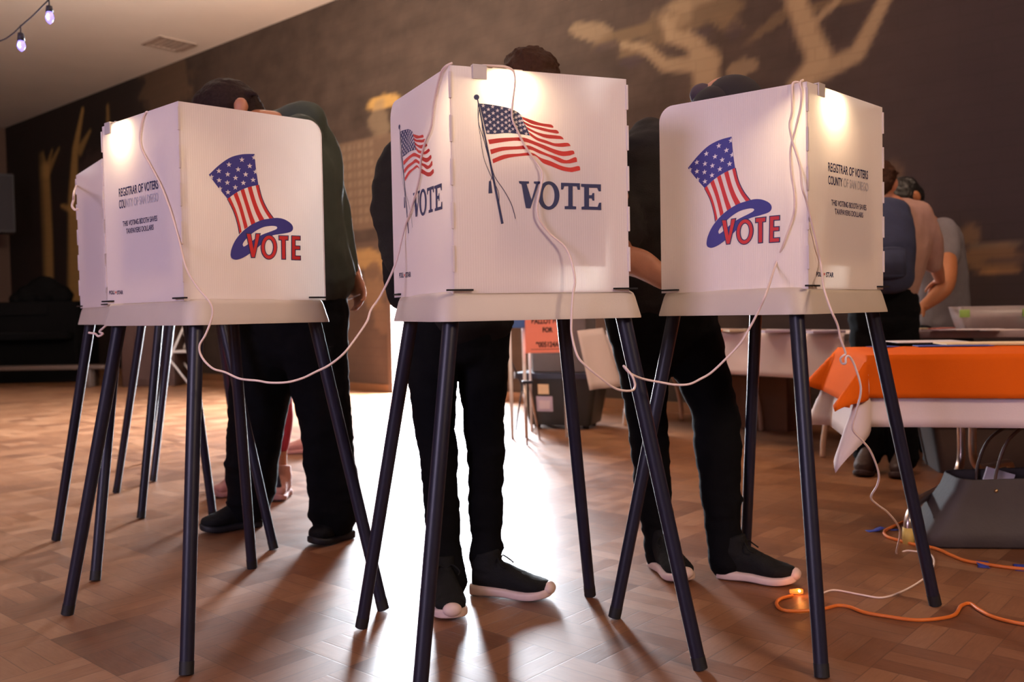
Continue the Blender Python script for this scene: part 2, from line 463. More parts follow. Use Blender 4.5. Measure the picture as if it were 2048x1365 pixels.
PAINT = [
    Blot(330, 170, 60, 90, (.12, .07, .04), .6), Blot(200, 350, 60, 60, (.06, .035, .03), .6),
    # far tree trunks on the left
    Stroke([(100, 600), (98, 480), (92, 340)], .17, .14, OCH, .75), Stroke([(92, 345), (66, 322), (40, 335)], .12, .04, OCH, .6),
    Stroke([(92, 345), (84, 300)], .10, .03, OCH, .55), Stroke([(92, 345), (104, 300)], .10, .03, OCH, .55), Stroke([(95, 345), (118, 296)], .10, .03, OCH, .55),
    Stroke([(150, 620), (148, 480), (145, 400), (150, 300), (165, 220)], .30, .05, OCH, .8), Stroke([(145, 420), (122, 412)], .08, .03, OCH, .7),
    Stroke([(160, 300), (180, 262)], .10, .03, OCH, .6), Stroke([(216, 260), (215, 212)], .07, .04, OCH, .5),
    Blot(110, 590, 40, 12, (.75, .28, .03), .8), Blot(60, 540, 26, 36, (.14, .07, .03), .6),
    # rock and building mass in the middle
    Blot(765, 205, 40, 16, OCH, .85, 0, .2), Blot(760, 240, 26, 40, LB, .6),
    Windows(652, 262, 790, 470, 1, 1, (.135, .082, .052), False, .75), Windows(664, 280, 745, 460, 8, 9, (.175, .115, .072), True, .7),
    Blot(735, 520, 48, 26, OCH, .8, -.1, .35), Blot(745, 575, 26, 50, (.26, .15, .07), .7), Blot(770, 640, 26, 30, (.24, .14, .08), .5),
    Blot(745, 545, 16, 22, (.09, .05, .03), .7),
    Windows(655, 480, 790, 780, 1, 1, (.115, .068, .048), False, .45),
    # clouds and branches top right
    Blot(1180, 62, 48, 20, TAN, .62, -.3), Blot(1250, 72, 60, 20, DTAN, .8, .1), Blot(1330, 55, 50, 34, DTAN, .7), Blot(1270, 104, 45, 14, DTAN, .8),
    Blot(1400, 20, 90, 42, DTAN, .75), Blot(1345, 28, 40, 34, TAN, .45), Blot(1450, 45, 44, 18, DTAN, .7, -.4), Blot(1385, 2, 60, 16, TAN, .45),
    Blot(1260, 122, 28, 12, DK, .8), Blot(1400, 68, 40, 12, DK, .7), Blot(1215, 92, 26, 9, DK, .6), Blot(1470, 60, 16, 22, DK, .6),
    Blot(1560, 35, 95, 14, DTAN, .55, .45), Blot(1660, 8, 80, 12, DTAN, .6), Blot(1480, 138, 40, 20, TAN, .55, .1), Blot(1610, 48, 40, 9, DK, .5, .3),
    Stroke([(1415, 200), (1412, 150), (1418, 120)], .17, .13, TAN, .95), Stroke([(1412, 140), (1395, 95), (1380, 82), (1340, 72), (1333, 40)], .13, .05, TAN, .95),
    Stroke([(1410, 128), (1330, 130), (1290, 95), (1245, 90)], .09, .035, TAN, .9), Stroke([(1420, 140), (1435, 122)], .07, .05, TAN, .8),
    Stroke([(1345, 70), (1352, 36)], .04, .03, TAN, .7), Stroke([(1375, 82), (1378, 60)], .04, .03, TAN, .6),
    Stroke([(1595, 175), (1615, 150), (1640, 112)], .11, .10, TAN, .95), Stroke([(1640, 115), (1615, 60), (1600, 20), (1585, -20)], .12, .10, TAN, .95),
    Stroke([(1600, 10), (1612, -15)], .05, .05, TAN, .9), Stroke([(1625, 150), (1670, 130), (1715, 108), (1745, 50), (1775, -10)], .10, .06, TAN, .85),
    Stroke([(1625, 48), (1665, 12), (1680, -5)], .04, .03, TAN, .7),
    # right
    Blot(1985, 520, 80, 30, (.14, .075, .035), .75, 0, .4), Blot(1990, 490, 60, 5, LB, .35, 0, .2), Blot(1940, 470, 30, 26, (.14, .08, .04), .6), Blot(2000, 545, 60, 6, (.32, .16, .06), .4, 0, .2),
    Blot(2010, 520, 50, 4, DK, .6, 0, .2), Blot(1200, 660, 70, 60, (.10, .06, .045), .5),
    Blot(1780, 345, 30, 30, (.12, .07, .04), .5),
]
def mural_wall():
    step = .035
    ts = []; t = T0-.3
    while t < T1+.3:
        ts.append(t); t += step if -8.5 < t < 8.2 else .25
    ts += [D0, D1]; ts = sorted(set(round(q, 4) for q in ts))
    zs = [k*step for k in range(int(CEIL/step)+1)] + [CEIL, DH]
    zs = sorted(set(round(q, 4) for q in zs))
    bm = bmesh.new(); cl = bm.loops.layers.float_color.new('paint')
    grid = {}; colr = {}
    for i, t in enumerate(ts):
        for j, z in enumerate(zs):
            p = room(t, 0, z)
            c = V(BROWN)
            k = noise.noise(V((t*.7, z*.7, 0)))*.5+.5
            c = c*(.68+.5*k+.28*noise.noise(V((t*4, z*6, 5)))+.14*noise.noise(V((t*15, z*15, 9))))
            if t > 4.6: c = c.lerp(V((.026, .016, .018)), min(1, (t-4.6)/2.2)*.9)  # right end darkened in the paint, standing for weaker light there
            if t < -3: c = c.lerp(V((.022, .014, .012)), min(1, (-3-t)/2)*.9)  # shade of the left corner put into the paint colour
            if -8.4 < t < 8.1:
                for s in PAINT:
                    a = s.cov((t, z))
                    if a > 0: c = c.lerp(V(s.col), a)
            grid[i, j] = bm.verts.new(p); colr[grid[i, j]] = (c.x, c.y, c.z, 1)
    for i in range(len(ts)-1):
        for j in range(len(zs)-1):
            if ts[i] >= D0-1e-6 and ts[i+1] <= D1+1e-6 and zs[j+1] <= DH+1e-6: continue
            f = bm.faces.new((grid[i, j], grid[i+1, j], grid[i+1, j+1], grid[i, j+1]))
            for l in f.loops: l[cl] = colr[l.vert]
    me = bpy.data.meshes.new('wall_back'); bm.to_mesh(me); bm.free()
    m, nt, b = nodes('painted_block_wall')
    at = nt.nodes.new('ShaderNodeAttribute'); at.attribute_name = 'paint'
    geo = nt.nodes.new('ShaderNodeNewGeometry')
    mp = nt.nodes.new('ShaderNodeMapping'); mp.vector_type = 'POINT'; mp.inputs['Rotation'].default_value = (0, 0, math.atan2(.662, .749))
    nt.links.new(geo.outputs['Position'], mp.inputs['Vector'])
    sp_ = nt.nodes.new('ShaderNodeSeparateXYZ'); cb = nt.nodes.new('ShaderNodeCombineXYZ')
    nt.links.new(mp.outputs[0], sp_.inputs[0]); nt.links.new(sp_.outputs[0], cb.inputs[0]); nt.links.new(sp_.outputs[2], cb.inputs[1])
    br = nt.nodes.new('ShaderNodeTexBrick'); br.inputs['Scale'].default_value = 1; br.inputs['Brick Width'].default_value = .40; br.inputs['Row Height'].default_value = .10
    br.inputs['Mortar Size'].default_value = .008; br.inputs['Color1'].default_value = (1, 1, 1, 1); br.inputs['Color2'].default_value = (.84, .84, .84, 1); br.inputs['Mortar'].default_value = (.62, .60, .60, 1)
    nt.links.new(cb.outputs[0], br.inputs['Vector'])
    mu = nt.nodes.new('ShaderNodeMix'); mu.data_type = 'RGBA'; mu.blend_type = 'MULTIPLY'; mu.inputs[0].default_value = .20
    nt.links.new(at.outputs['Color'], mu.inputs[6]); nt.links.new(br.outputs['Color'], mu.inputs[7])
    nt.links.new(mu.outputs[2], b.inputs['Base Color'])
    b.inputs['Roughness'].default_value = .75; b.inputs['Specular IOR Level'].default_value = .2
    return tag(link_mesh('wall_back', me, m, smooth=False), kind='structure')
mural_wall()
# door reveal so the wall has thickness
bm = bmesh.new()
def bx_room(bm, t0, t1, n0, n1, z0, z1):
    c = [room(t, n, z) for z in (z0, z1) for (t, n) in ((t0, n0), (t1, n0), (t1, n1), (t0, n1))]
    v = [bm.verts.new(p) for p in c]
    for f in ((0, 3, 2, 1), (4, 5, 6, 7), (0, 1, 5, 4), (1, 2, 6, 5), (2, 3, 7, 6), (3, 0, 4, 7)):
        bm.faces.new([v[i] for i in f])
bx_room(bm, D0-.07, D0, -.24, .03, 0, DH+.07)
bx_room(bm, D1, D1+.07, -.24, .03, 0, DH+.07)
bx_room(bm, D0, D1, -.24, .03, DH, DH+.07)
tag(fin('door_1', bm, mat('brown_door_frame', (.10, .055, .035), .6), smooth=False), kind='structure')
M_base = mat('brown_baseboard', (.20, .085, .035), .5, noise_amt=.1)
bm = bmesh.new(); bx_room(bm, T0, D0-.07, .001, .02, 0, .09)
tag(fin('baseboard_left', bm, M_base, smooth=False), kind='structure')
bm = bmesh.new(); bx_room(bm, D1+.07, T1, .001, .02, 0, .09)
tag(fin('baseboard_right', bm, M_base, smooth=False), kind='structure')
bm = bmesh.new(); bx_room(bm, T0-.2, T1, -.25, -.22, DH+.07, CEIL); bx_room(bm, T0-.2, D0-.07, -.25, -.22, 0, DH+.07); bx_room(bm, D1+.07, T1+.3, -.25, -.22, 0, DH+.07)
tag(fin('wall_outside', bm, M_wall, smooth=False), kind='structure')

# ------------------------------------------------------------------ voting booths
FA, FB, TA, TB, PA, PB, PS, FLR = .3534, .3121, .2711, .2302, .2226, .2192, .198, .042
ZB, ZP, ZT = .8588, .9265, 1.4376
def yawm(loc, yaw):
    return Matrix.Translation(V((loc[0], loc[1], 0))) @ Matrix.Rotation(yaw, 4, 'Z')
class Panel:
    """one screen of a booth: origin at its left end seen from outside, s to the right, z up"""
    def __init__(s, a, b_):
        s.a, s.b = V((a[0], a[1], 0)), V((b_[0], b_[1], 0)); s.w = (s.b-s.a).length
        s.u = (s.b-s.a).normalized(); s.n = V((s.u.y, -s.u.x, 0))
    def P(s, q, z, off=.0): return s.a + s.u*q + s.n*off + V((0, 0, z))
    def hit(s, M, px, py, off=0):
        a = M @ s.P(0, 0, off); n = (M.to_3x3() @ s.n)
        d = ray(px, py); t = (a-CC).dot(n)/d.dot(n); p = M.inverted() @ (CC+d*t)
        return ((p-s.a).dot(s.u), p.z)
PBACK = Panel((-PA, -PB), (PA, -PB))
PRIGHT = Panel((PA, -PB), (PA+FLR, PS))
PLEFT = Panel((-PA-FLR, PS), (-PA, -PB))
TH = .004
def screen(name, p, parent, round_end=None):
    """corrugated board with its one rounded free top corner"""
    r = .042
    L = [(0, ZP-.004), (p.w, ZP-.004)]
    if round_end == 'b': L += [(p.w, ZT-r)] + [(p.w-r+r*math.cos(a), ZT-r+r*math.sin(a)) for a in [k*PI/16 for k in range(1, 9)]] + [(0, ZT)]
    elif round_end == 'a': L += [(p.w, ZT), (r, ZT)] + [(r-r*math.sin(a), ZT-r+r*math.cos(a)) for a in [k*PI/16 for k in range(1, 9)]]
    else: L += [(p.w, ZT), (0, ZT)]
    bm = bmesh.new(); uvl = bm.loops.layers.uv.new('UVMap')
    f = [bm.verts.new(p.P(x, z, 0)) for x, z in L]; g = [bm.verts.new(p.P(x, z, -TH)) for x, z in L]
    n = len(L)
    faces = [bm.faces.new(f), bm.faces.new(list(reversed(g)))]
    for i in range(n): faces.append(bm.faces.new((f[i], g[i], g[(i+1) % n], f[(i+1) % n])))
    idx = {v: L[k % n] for k, v in enumerate(f+g)}
    for fc in bm.faces:
        for lp in fc.loops: lp[uvl].uv = idx[lp.vert]
    faces[1].material_index = 1
    o = fin(name, bm, M_panel, parent, smooth=False)
    o.data.materials.append(M_liner); o.data.polygons[1].material_index = 1
    return o
def rrect(a, b_, r, n=6, cy=0):
    out = []
    for qx, qy, a0 in ((1, -1, -PI/2), (1, 1, 0), (-1, 1, PI/2), (-1, -1, PI)):
        for k in range(n+1):
            t = a0+k*PI/2/n
            out.append((qx*(a-r)+r*math.cos(t), cy+qy*(b_-r)+r*math.sin(t)))
    return out
def tray_mesh(parent):
    bm = bmesh.new()
    prof = [(0, ZB-.0), (.0, ZB+.004), (-.004, ZB+.02), (-.012, ZB+.052), (-.016, ZB+.062), (-.024, ZB+.0675), (-.04, ZB+.0690)]
    rings = []
    for d, z in prof:
        rings.append([bm.verts.new((x, y, z)) for x, y in rrect(TA+d, TB+d, .055+d*.5)])
    n = len(rings[0])
    for i in range(len(rings)-1):
        for k in range(n): bm.faces.new((rings[i][k], rings[i][(k+1) % n], rings[i+1][(k+1) % n], rings[i+1][k]))
    bm.faces.new(rings[-1])
    inn = [[bm.verts.new((x, y, z)) for x, y in rrect(TA-.006+d, TB-.006+d, .05)] for d, z in ((0, ZB), (-.02, ZB+.058))]
    for k in range(n):
        bm.faces.new((rings[0][k], inn[0][k], inn[0][(k+1) % n], rings[0][(k+1) % n]))
        bm.faces.new((inn[0][k], inn[1][k], inn[1][(k+1) % n], inn[0][(k+1) % n]))
    bm.faces.new(list(reversed(inn[1])))
    return fin('tray', bm, M_tray, parent, sharp=.9)
def booth(i, loc, yaw, label, zt=0.0, simple=False):
    t = thing('voting_booth', (loc[0], loc[1], 0), label, 'voting booth', 'voting booths on the parquet', rz=yaw)
    tray_mesh(t)
    for sx, sy in ((-1, -1), (1, -1), (1, 1), (-1, 1)):
        bm = bmesh.new()
        top = V((sx*(TA-.055), sy*(TB-.05), ZB+.045)); bot = V((sx*FA, sy*FB, .0))
        d = (bot-top).normalized()
        tube(bm, [top, bot-d*.03], [.0192, .0172], seg=20)
        lg = fin('leg', bm, M_leg, t, sharp=.8)
        bm = bmesh.new()
        tube(bm, [V((bot.x, bot.y, 0))-d*.034+V((0, 0, 0)), V((bot.x, bot.y, .003))], [.0179, .0179], seg=20)
        fin('foot_cap', bm, M_cap, lg, sharp=.8)
        # socket under the tray
    b = screen('back_screen', PBACK, t)
    r_ = screen('side_screen', PRIGHT, t, 'b'); l_ = screen('side_screen', PLEFT, t, 'a')
    # hinge tabs where screens meet and dark strips for the shaded gaps at the tray
    if not simple:
        for sx in (-1, 1):
            for k in range(5):
                bm = bmesh.new()
                z = ZP+.045+k*.098
                box(bm, (sx*(PA+.0005), -PB-.0005, z+.03), (.006, .006, .060), bevel=.001)
                fin('hinge_tab', bm, M_panel, b, smooth=False)
            bm = bmesh.new(); box(bm, (sx*(PA-.012), -PB-.005, ZB+.0715), (.062, .010, .0042))
            fin('slot_shade', bm, M_gap_zip, t, smooth=False)
            bm = bmesh.new(); box(bm, (sx*(PA+FLR-.002), PS-.028, ZB+.0715), (.010, .054, .0042))
            fin('slot_shade', bm, M_gap_zip, t, smooth=False)
        bm = bmesh.new(); box(bm, (.02, -PB+.020, 1.17), (.29, .0015, .37))
        fin('instruction_sheet', bm, M_paper, b, smooth=False)
    return t, b, r_, l_
BOOTHS = [((-.8677, 2.6725), -.7348), ((.0033, 2.3495), .3558), ((.7476, 2.5886), .7834), ((-1.370, 3.4908), -.9404)]
B0 = booth(0, *BOOTHS[0], 'white voting booth with top hat print, front left, beside the green shirt person')
B1 = booth(1, *BOOTHS[1], 'white voting booth with large flag and VOTE print, middle of the three in front')
B2 = booth(2, *BOOTHS[2], 'white voting booth with top hat print, nearest the orange tablecloth')
B3 = booth(3, *BOOTHS[3], 'white voting booth peeking out at the left edge of the front left booth')
B4 = booth(4, (-1.56, 4.42), -1.02, 'voting booth hidden behind the rear left booth, only its navy legs showing', simple=True)
B5 = booth(5, (-1.80, 5.30), -1.15, 'farthest voting booth in the left row, thin navy legs showing under the front tray', simple=True)

MB = [yawm(*q) for q in BOOTHS]
def placer(panel, off=.0012):
    return lambda x, y: panel.P(x, y, off)
def add_print(name, loops_list, m, panel, parent, off, label=None):
    bm = bmesh.new()
    for loops in loops_list:
        me = poly_mesh(loops, lambda x, y: panel.P(x, y, off)); bm.from_mesh(me); bpy.data.meshes.remove(me)
    me = bpy.data.meshes.new(name); bm.to_mesh(me); bm.free()
    o = link_mesh(name, me, m, parent, smooth=False)
    if label: o['label'] = label
    return o
# ---- hat art, in picture-crop units, mapped to the front-left booth's right screen
def hat_pt(q): return PRIGHT.hit(MB[0], 200+q[0]/4.0152, 280+q[1]/4.0152)
def coons(T, B, Lf, Rt, u, v):
    def ev(C, t):
        t = max(0, min(.9999, t))*(len(C)-1); i = int(t); f = t-i
        return V((*C[i], 0)).lerp(V((*C[i+1], 0)), f)
    a = ev(T, u)*(1-v)+ev(B, u)*v; b_ = ev(Lf, v)*(1-u)+ev(Rt, v)*u
    c00, c10, c01, c11 = V((*T[0], 0)), V((*T[-1], 0)), V((*B[0], 0)), V((*B[-1], 0))
    c = c00*(1-u)*(1-v)+c10*u*(1-v)+c01*(1-u)*v+c11*u*v
    p = a+b_-c; return (p.x, p.y)
HB_T = cm2([(873, 280), (955, 203), (1045, 142), (1140, 116), (1240, 113)])
HB_M = cm2([(1024, 474), (1100, 420), (1185, 382), (1271, 362)])
HB_L1 = cm2([(873, 280), (945, 378), (1024, 474)]); HB_R1 = cm2([(1240, 113), (1252, 235), (1271, 362)])
HB_B = cm2([(1121, 752), (1185, 700), (1280, 652), (1388, 628)])
HB_L2 = cm2([(1024, 474), (1075, 575), (1107, 680), (1121, 752)]); HB_R2 = cm2([(1271, 362), (1298, 470), (1340, 560), (1388, 628)])
hat = {}
hat['blue'] = [[HB_T + HB_R1 + list(reversed(HB_M)) + list(reversed(HB_L1))]]
hat['stars'] = [[star(x, y, 23, -PI/2)] for x, y in ((953, 250), (1034, 199), (1138, 160), (1024, 277), (1108, 238), (1201, 210), (955, 325), (1021, 344), (1087, 306), (1168, 278), (1085, 382), (1150, 346), (1228, 322), (1026, 421))]
for cx, cy, x0 in ((1236, 142, 1), (1248, 256, 1), (893, 298, 0), (962, 392, 0)):
    s_ = star(cx, cy, 22, -PI/2)
    xl = {142: 1243, 256: 1254, 298: 885, 392: 955}[cy]
    hat['stars'].append([[(min(a, xl) if x0 else max(a, xl), b_) for a, b_ in s_]])
hat['outline'] = [[cm2([(1018, 474), (1069, 577), (1101, 682), (1115, 760)]) + [(1124, 752)] + list(reversed(HB_L2))], [HB_R2 + list(reversed(cm2([(1277, 362), (1304, 467), (1346, 556), (1396, 628)])))]]
reds = []
for k in range(0, 9, 2):
    u0, u1 = k/9, (k+1)/9
    reds.append([[coons(HB_M, HB_B, HB_L2, HB_R2, u0, j/10) for j in range(11)] + [coons(HB_M, HB_B, HB_L2, HB_R2, u1, j/10) for j in range(10, -1, -1)]])
hat['reds'] = reds
hat['crown_white'] = [[HB_M + HB_R2 + list(reversed(HB_B)) + list(reversed(HB_L2))]]
brim = cm2([(1047, 925), (1056, 950), (1090, 963), (1140, 950), (1200, 915), (1262, 868), (1320, 815), (1362, 780), (1400, 764), (1470, 753), (1532, 738), (1549, 708), (1532, 672), (1482, 640), (1425, 627), (1360, 633), (1290, 647), (1205, 688), (1135, 745), (1085, 808), (1055, 875), (1047, 925)])
hole = cm2([(1152, 858), (1145, 838), (1165, 805), (1205, 765), (1255, 728), (1315, 700), (1380, 691), (1418, 698), (1416, 716), (1370, 736), (1310, 758), (1250, 790), (1205, 825), (1170, 850), (1152, 858)])
hat['brim'] = [[brim[:-1], hole[:-1]]]
vt = [(1170, 750), (1211, 752), (1231, 872), (1248, 752), (1287, 751), (1243, 948), (1212, 948)]
tt = [(1432, 768), (1512, 770), (1510, 808), (1489, 808), (1491, 961), (1456, 961), (1453, 807), (1433, 806)]
et = [(1535, 769), (1608, 772), (1608, 808), (1568, 806), (1568, 850), (1606, 852), (1606, 885), (1568, 884), (1568, 931), (1610, 932), (1610, 967), (1535, 965)]
ell = lambda cx, cy, rx, ry, n=40: [(cx+rx*math.cos(2*PI*k/n), cy+ry*math.sin(2*PI*k/n)) for k in range(n)]
oo, oi = ell(1355, 863, 66, 98), ell(1355, 863, 33, 63)
hat['vote'] = [[offset_loop(vt, -5)], [ell(1355, 863, 61, 93), ell(1355, 863, 38, 68)], [offset_loop(tt, -5)], [offset_loop(et, -5)]]
hat['voteline'] = [[offset_loop(vt, 2)], [ell(1355, 863, 68, 100), ell(1355, 863, 31, 61)], [offset_loop(tt, 2)], [offset_loop(et, 2)]]
def map_art(art, f): return {k: [[[f(p) for p in L] for L in loops] for loops in v] for k, v in art.items()}
hatA = map_art(hat, hat_pt)
# right booth: the same print on its left screen; align by two anchor points
a0, a1 = hat_pt((873, 280)), hat_pt((1610, 967))
b0 = PLEFT.hit(MB[2], 1310+192/2.904, 150+541/2.904); b1 = PLEFT.hit(MB[2], 1310+726/2.904, 150+972/2.904)
def hatmap(p): return (b0[0]+(p[0]-a0[0])/(a1[0]-a0[0])*(b1[0]-b0[0]), b0[1]+(p[1]-a0[1])/(a1[1]-a0[1])*(b1[1]-b0[1]))
hatB = map_art(hatA, hatmap) if False else {k: [[[hatmap(p) for p in L] for L in loops] for loops in v] for k, v in hatA.items()}
for art, panel, par in ((hatA, PRIGHT, B0[2]), (hatB, PLEFT, B2[3])):
    add_print('hat_crown_print', art['blue'], M_blue, panel, par, .0008, 'blue starred band of the printed top hat')
    add_print('hat_star_print', art['stars'], M_star, panel, par, .0012, 'white stars of the printed top hat')
    add_print('hat_stripe_print', art['reds'], M_red, panel, par, .0008, 'red stripes of the printed top hat')
    for ol in art['outline']: add_print('hat_outline_print', [ol], M_navy, panel, par, .0006)
    add_print('hat_brim_print', art['brim'], M_blue, panel, par, .0010, 'blue brim of the printed top hat')
    add_print('vote_outline_print', art['voteline'], M_navy, panel, par, .0014)
    add_print('vote_print', art['vote'], M_red, panel, par, .0018, 'red VOTE lettering')
# ---- flag art, centre booth's back screen
def flag_pt(q): return PBACK.hit(MB[1], 770+q[0]/2.73, 120+q[1]/2.73)
flag = {}
cT = cm2([(513, 238), (560, 242), (612, 250), (660, 259), (695, 271), (728, 288), (745, 308)])
cR = cm2([(745, 308), (760, 345), (775, 375), (791, 414)])
cB = cm2([(553, 405), (600, 405), (660, 400), (720, 404), (791, 414)])
cL = [(513, 238), (533, 322), (553, 405)]
flag['canton'] = [[cT + cR + list(reversed(cB)) + list(reversed(cL))]]
st = []
for r_ in range(9):
    n_ = 6 if r_ % 2 == 0 else 5
    for k in range(n_):
        u = (k*2+1+(r_ % 2))/12.0; v = (r_+.65)/9.4
        x, y = coons(cT, cB, cL, cR, u, v)
        st.append([star(x, y, 11.5, -PI/2)])
flag['stars'] = st
def band(top, bot): return [cm2(top, 4) + cm2(bot, 4)]
flag['stripes'] = [
    band([(747, 310), (790, 325), (850, 345), (905, 353), (920, 367)], [(915, 371), (860, 362), (800, 350), (752, 325)]),
    band([(752, 333), (800, 356), (850, 368), (900, 380), (938, 384), (950, 400)], [(940, 403), (880, 392), (830, 378), (780, 362), (759, 347)]),
    band([(768, 362), (820, 390), (870, 405), (930, 412), (962, 418), (976, 434)], [(940, 432), (880, 427), (830, 408), (778, 382)]),
    band([(782, 391), (830, 423), (880, 440), (930, 456), (995, 453), (1013, 470)], [(970, 475), (930, 472), (880, 457), (830, 440), (792, 414)]),
    band([(562, 436), (620, 428), (700, 424), (760, 425), (820, 447), (880, 470), (930, 490), (975, 500), (1025, 495), (1034, 513)], [(1010, 522), (960, 524), (900, 502), (840, 475), (780, 452), (720, 442), (650, 448), (569, 461)]),
    band([(573, 490), (640, 475), (720, 472), (780, 467), (830, 487), (880, 510), (940, 530), (990, 548), (1040, 531), (1048, 557)], [(1010, 565), (960, 562), (900, 532), (840, 510), (790, 490), (720, 489), (640, 497), (579, 516)]),
    band([(585, 543), (650, 518), (730, 512), (800, 507), (850, 535), (900, 552), (960, 578), (1010, 588), (1058, 580), (1065, 603)], [(1020, 613), (970, 605), (910, 582), (860, 562), (820, 525), (760, 524), (690, 532), (640, 545), (590, 565)])]
def line2(pts, w, n=6):
    P = [V((x, y, 0)) for x, y in cm2(pts, n)]; A, B_ = [], []
    for i, p in enumerate(P):
        t = (P[min(i+1, len(P)-1)]-P[max(i-1, 0)]).normalized(); q = V((-t.y, t.x, 0))*w/2
        A.append((p.x+q.x, p.y+q.y)); B_.append((p.x-q.x, p.y-q.y))
    return [A + list(reversed(B_))]
flag['pole'] = [[ell(499, 204, 15, 15, 24)], [[(501, 215), (508, 215), (647, 893), (634, 897)]],
    line2([(507, 240), (508, 330), (522, 430), (540, 540), (585, 650), (618, 720), (622, 775)], 3),
    line2([(515, 250), (510, 340), (540, 440), (575, 560), (600, 640), (650, 715), (690, 790), (712, 868)], 3.5),
    line2([(526, 330), (538, 430), (575, 570), (590, 620), (572, 665)], 3),
    [[(567, 662), (578, 662), (580, 676), (586, 728), (564, 730), (566, 676)]]]
flag['vote'] = [[[(730, 662), (785, 664), (785, 675), (772, 677), (799, 765), (824, 679), (812, 675), (812, 664), (846, 664), (846, 675), (836, 680), (794, 810), (768, 810), (745, 680), (732, 674)]],
    [ell(893, 741, 59, 78), ell(893, 741, 32, 60)],
    [[(960, 671), (1063, 674), (1064, 710), (1051, 710), (1046, 691), (1024, 690), (1024, 799), (1043, 801), (1043, 816), (980, 815), (980, 799), (1000, 798), (1000, 690), (978, 690), (972, 708), (960, 708)]],
    [[(1070, 677), (1178, 680), (1178, 718), (1166, 718), (1158, 699), (1113, 698), (1113, 739), (1128, 739), (1132, 727), (1142, 727), (1142, 769), (1132, 769), (1128, 756), (1113, 756), (1113, 801), (1160, 803), (1168, 780), (1180, 780), (1180, 820), (1072, 817), (1072, 803), (1087, 800), (1087, 695), (1070, 692)]]]
flagA = map_art(flag, flag_pt)
fa0, fa1 = flag_pt((499, 204)), flag_pt((1180, 820))
g0 = PLEFT.hit(MB[1], 770+80/2.73, 120+366/2.73); g1 = PLEFT.hit(MB[1], 770+315/2.73, 120+815/2.73)
sx_ = (g1[0]-g0[0])/(fa1[0]-fa0[0]); sz_ = (g1[1]-g0[1])/(fa1[1]-fa0[1])
flagB = map_art(flagA, lambda p: (g0[0]+(p[0]-fa0[0])*sx_, g0[1]+(p[1]-fa0[1])*sz_))
for art, panel, par in ((flagA, PBACK, B1[1]), (flagB, PLEFT, B1[3])):
    add_print('flag_canton_print', art['canton'], M_navy, panel, par, .0008, 'navy canton of the printed flag')
    add_print('flag_star_print', art['stars'], M_star, panel, par, .0012, 'white stars of the printed flag')
    add_print('flag_stripe_print', art['stripes'], M_red, panel, par, .0008, 'red stripes of the printed flag')
    add_print('flagpole_print', art['pole'], M_navy, panel, par, .0010, 'navy pole and cords of the printed flag')
    add_print('vote_print', art['vote'], M_navy, panel, par, .0010, 'navy VOTE lettering')
# ---- texts
def ptext(name, body, panel, par, M, p0, ptop, p1, m, bold, label=None, off=.001):
    """p0 baseline left, ptop cap top left, p1 right end (picture pixels)"""
    s0, z0 = panel.hit(M, *p0); _, z1 = panel.hit(M, *ptop); s1, _ = panel.hit(M, *p1)
    me = text_loops(body, s0, z0, s1-s0, z1-z0, lambda x, y: panel.P(x, y, off), bold)
    o = link_mesh(name, me, m, par, smooth=False)
    if label: o['label'] = label
    return o
def cA(x, y): return (200+x/4.0152, 280+y/4.0152)
def cB_(x, y): return (1310+x/2.904, 150+y/2.904)
ptext('lettering', 'REGISTRAR OF VOTERS', PBACK, B0[1], MB[0], cA(155, 460), cA(152, 392), cA(470, 390), M_navy, .016)
ptext('lettering', 'COU', PBACK, B0[1], MB[0], cA(157, 555), cA(155, 485), cA(208, 545), M_navy, .016)
ptext('lettering', 'NTY OF SAN DIEGO', PBACK, B0[1], MB[0], cA(213, 543), cA(213, 475), cA(470, 490), M_fade, .02, 'faded half scraped lettering')
ptext('lettering', 'THIS VOTING BOOTH SAVES', PBACK, B0[1], MB[0], cA(186, 697), cA(184, 655), cA(462, 650), M_navy, .008)
ptext('lettering', 'TAXPAYERS DOLLARS', PBACK, B0[1], MB[0], cA(214, 756), cA(212, 714), cA(433, 725), M_navy, .008)
ptext('lettering', 'POLL', PBACK, B0[1], MB[0], cA(77, 1243), cA(77, 1212), cA(121, 1240), M_navy, .03)
ptext('lettering', 'STAR', PBACK, B0[1], MB[0], cA(140, 1243), cA(140, 1212), cA(188, 1240), M_navy, .03)
ptext('lettering', 'REGISTRAR OF VOTERS', PBACK, B2[1], MB[2], cB_(1004, 560), cB_(1004, 507), cB_(1235, 600), M_navy, .016)
ptext('lettering', 'COUNTY', PBACK, B2[1], MB[2], cB_(1004, 635), cB_(1004, 584), cB_(1087, 645), M_navy, .016)
ptext('lettering', 'OF SAN DIEGO', PBACK, B2[1], MB[2], cB_(1094, 652), cB_(1094, 600), cB_(1237, 670), M_fade, .02, 'faded half scraped lettering')
ptext('lettering', 'THIS VOTING BOOTH SAVES', PBACK, B2[1], MB[2], cB_(1022, 757), cB_(1022, 724), cB_(1226, 780), M_navy, .008)
ptext('lettering', 'TAXPAYERS DOLLARS', PBACK, B2[1], MB[2], cB_(1043, 808), cB_(1043, 776), cB_(1207, 825), M_navy, .008)
ptext('lettering', 'POLL', PBACK, B2[1], MB[2], cB_(936, 1172), cB_(936, 1144), cB_(970, 1175), M_navy, .03)
ptext('lettering', 'STAR', PBACK, B2[1], MB[2], cB_(992, 1176), cB_(992, 1146), cB_(1036, 1179), M_navy, .03)
def cC(x, y): return (770+x/2.73, 120+y/2.73)
ptext('lettering', 'POLL', PLEFT, B1[3], MB[1], cC(80, 1192), cC(80, 1163), cC(104, 1191), M_navy, .03)
ptext('lettering', 'STAR', PLEFT, B1[3], MB[1], cC(114, 1190), cC(114, 1160), cC(143, 1187), M_navy, .03)
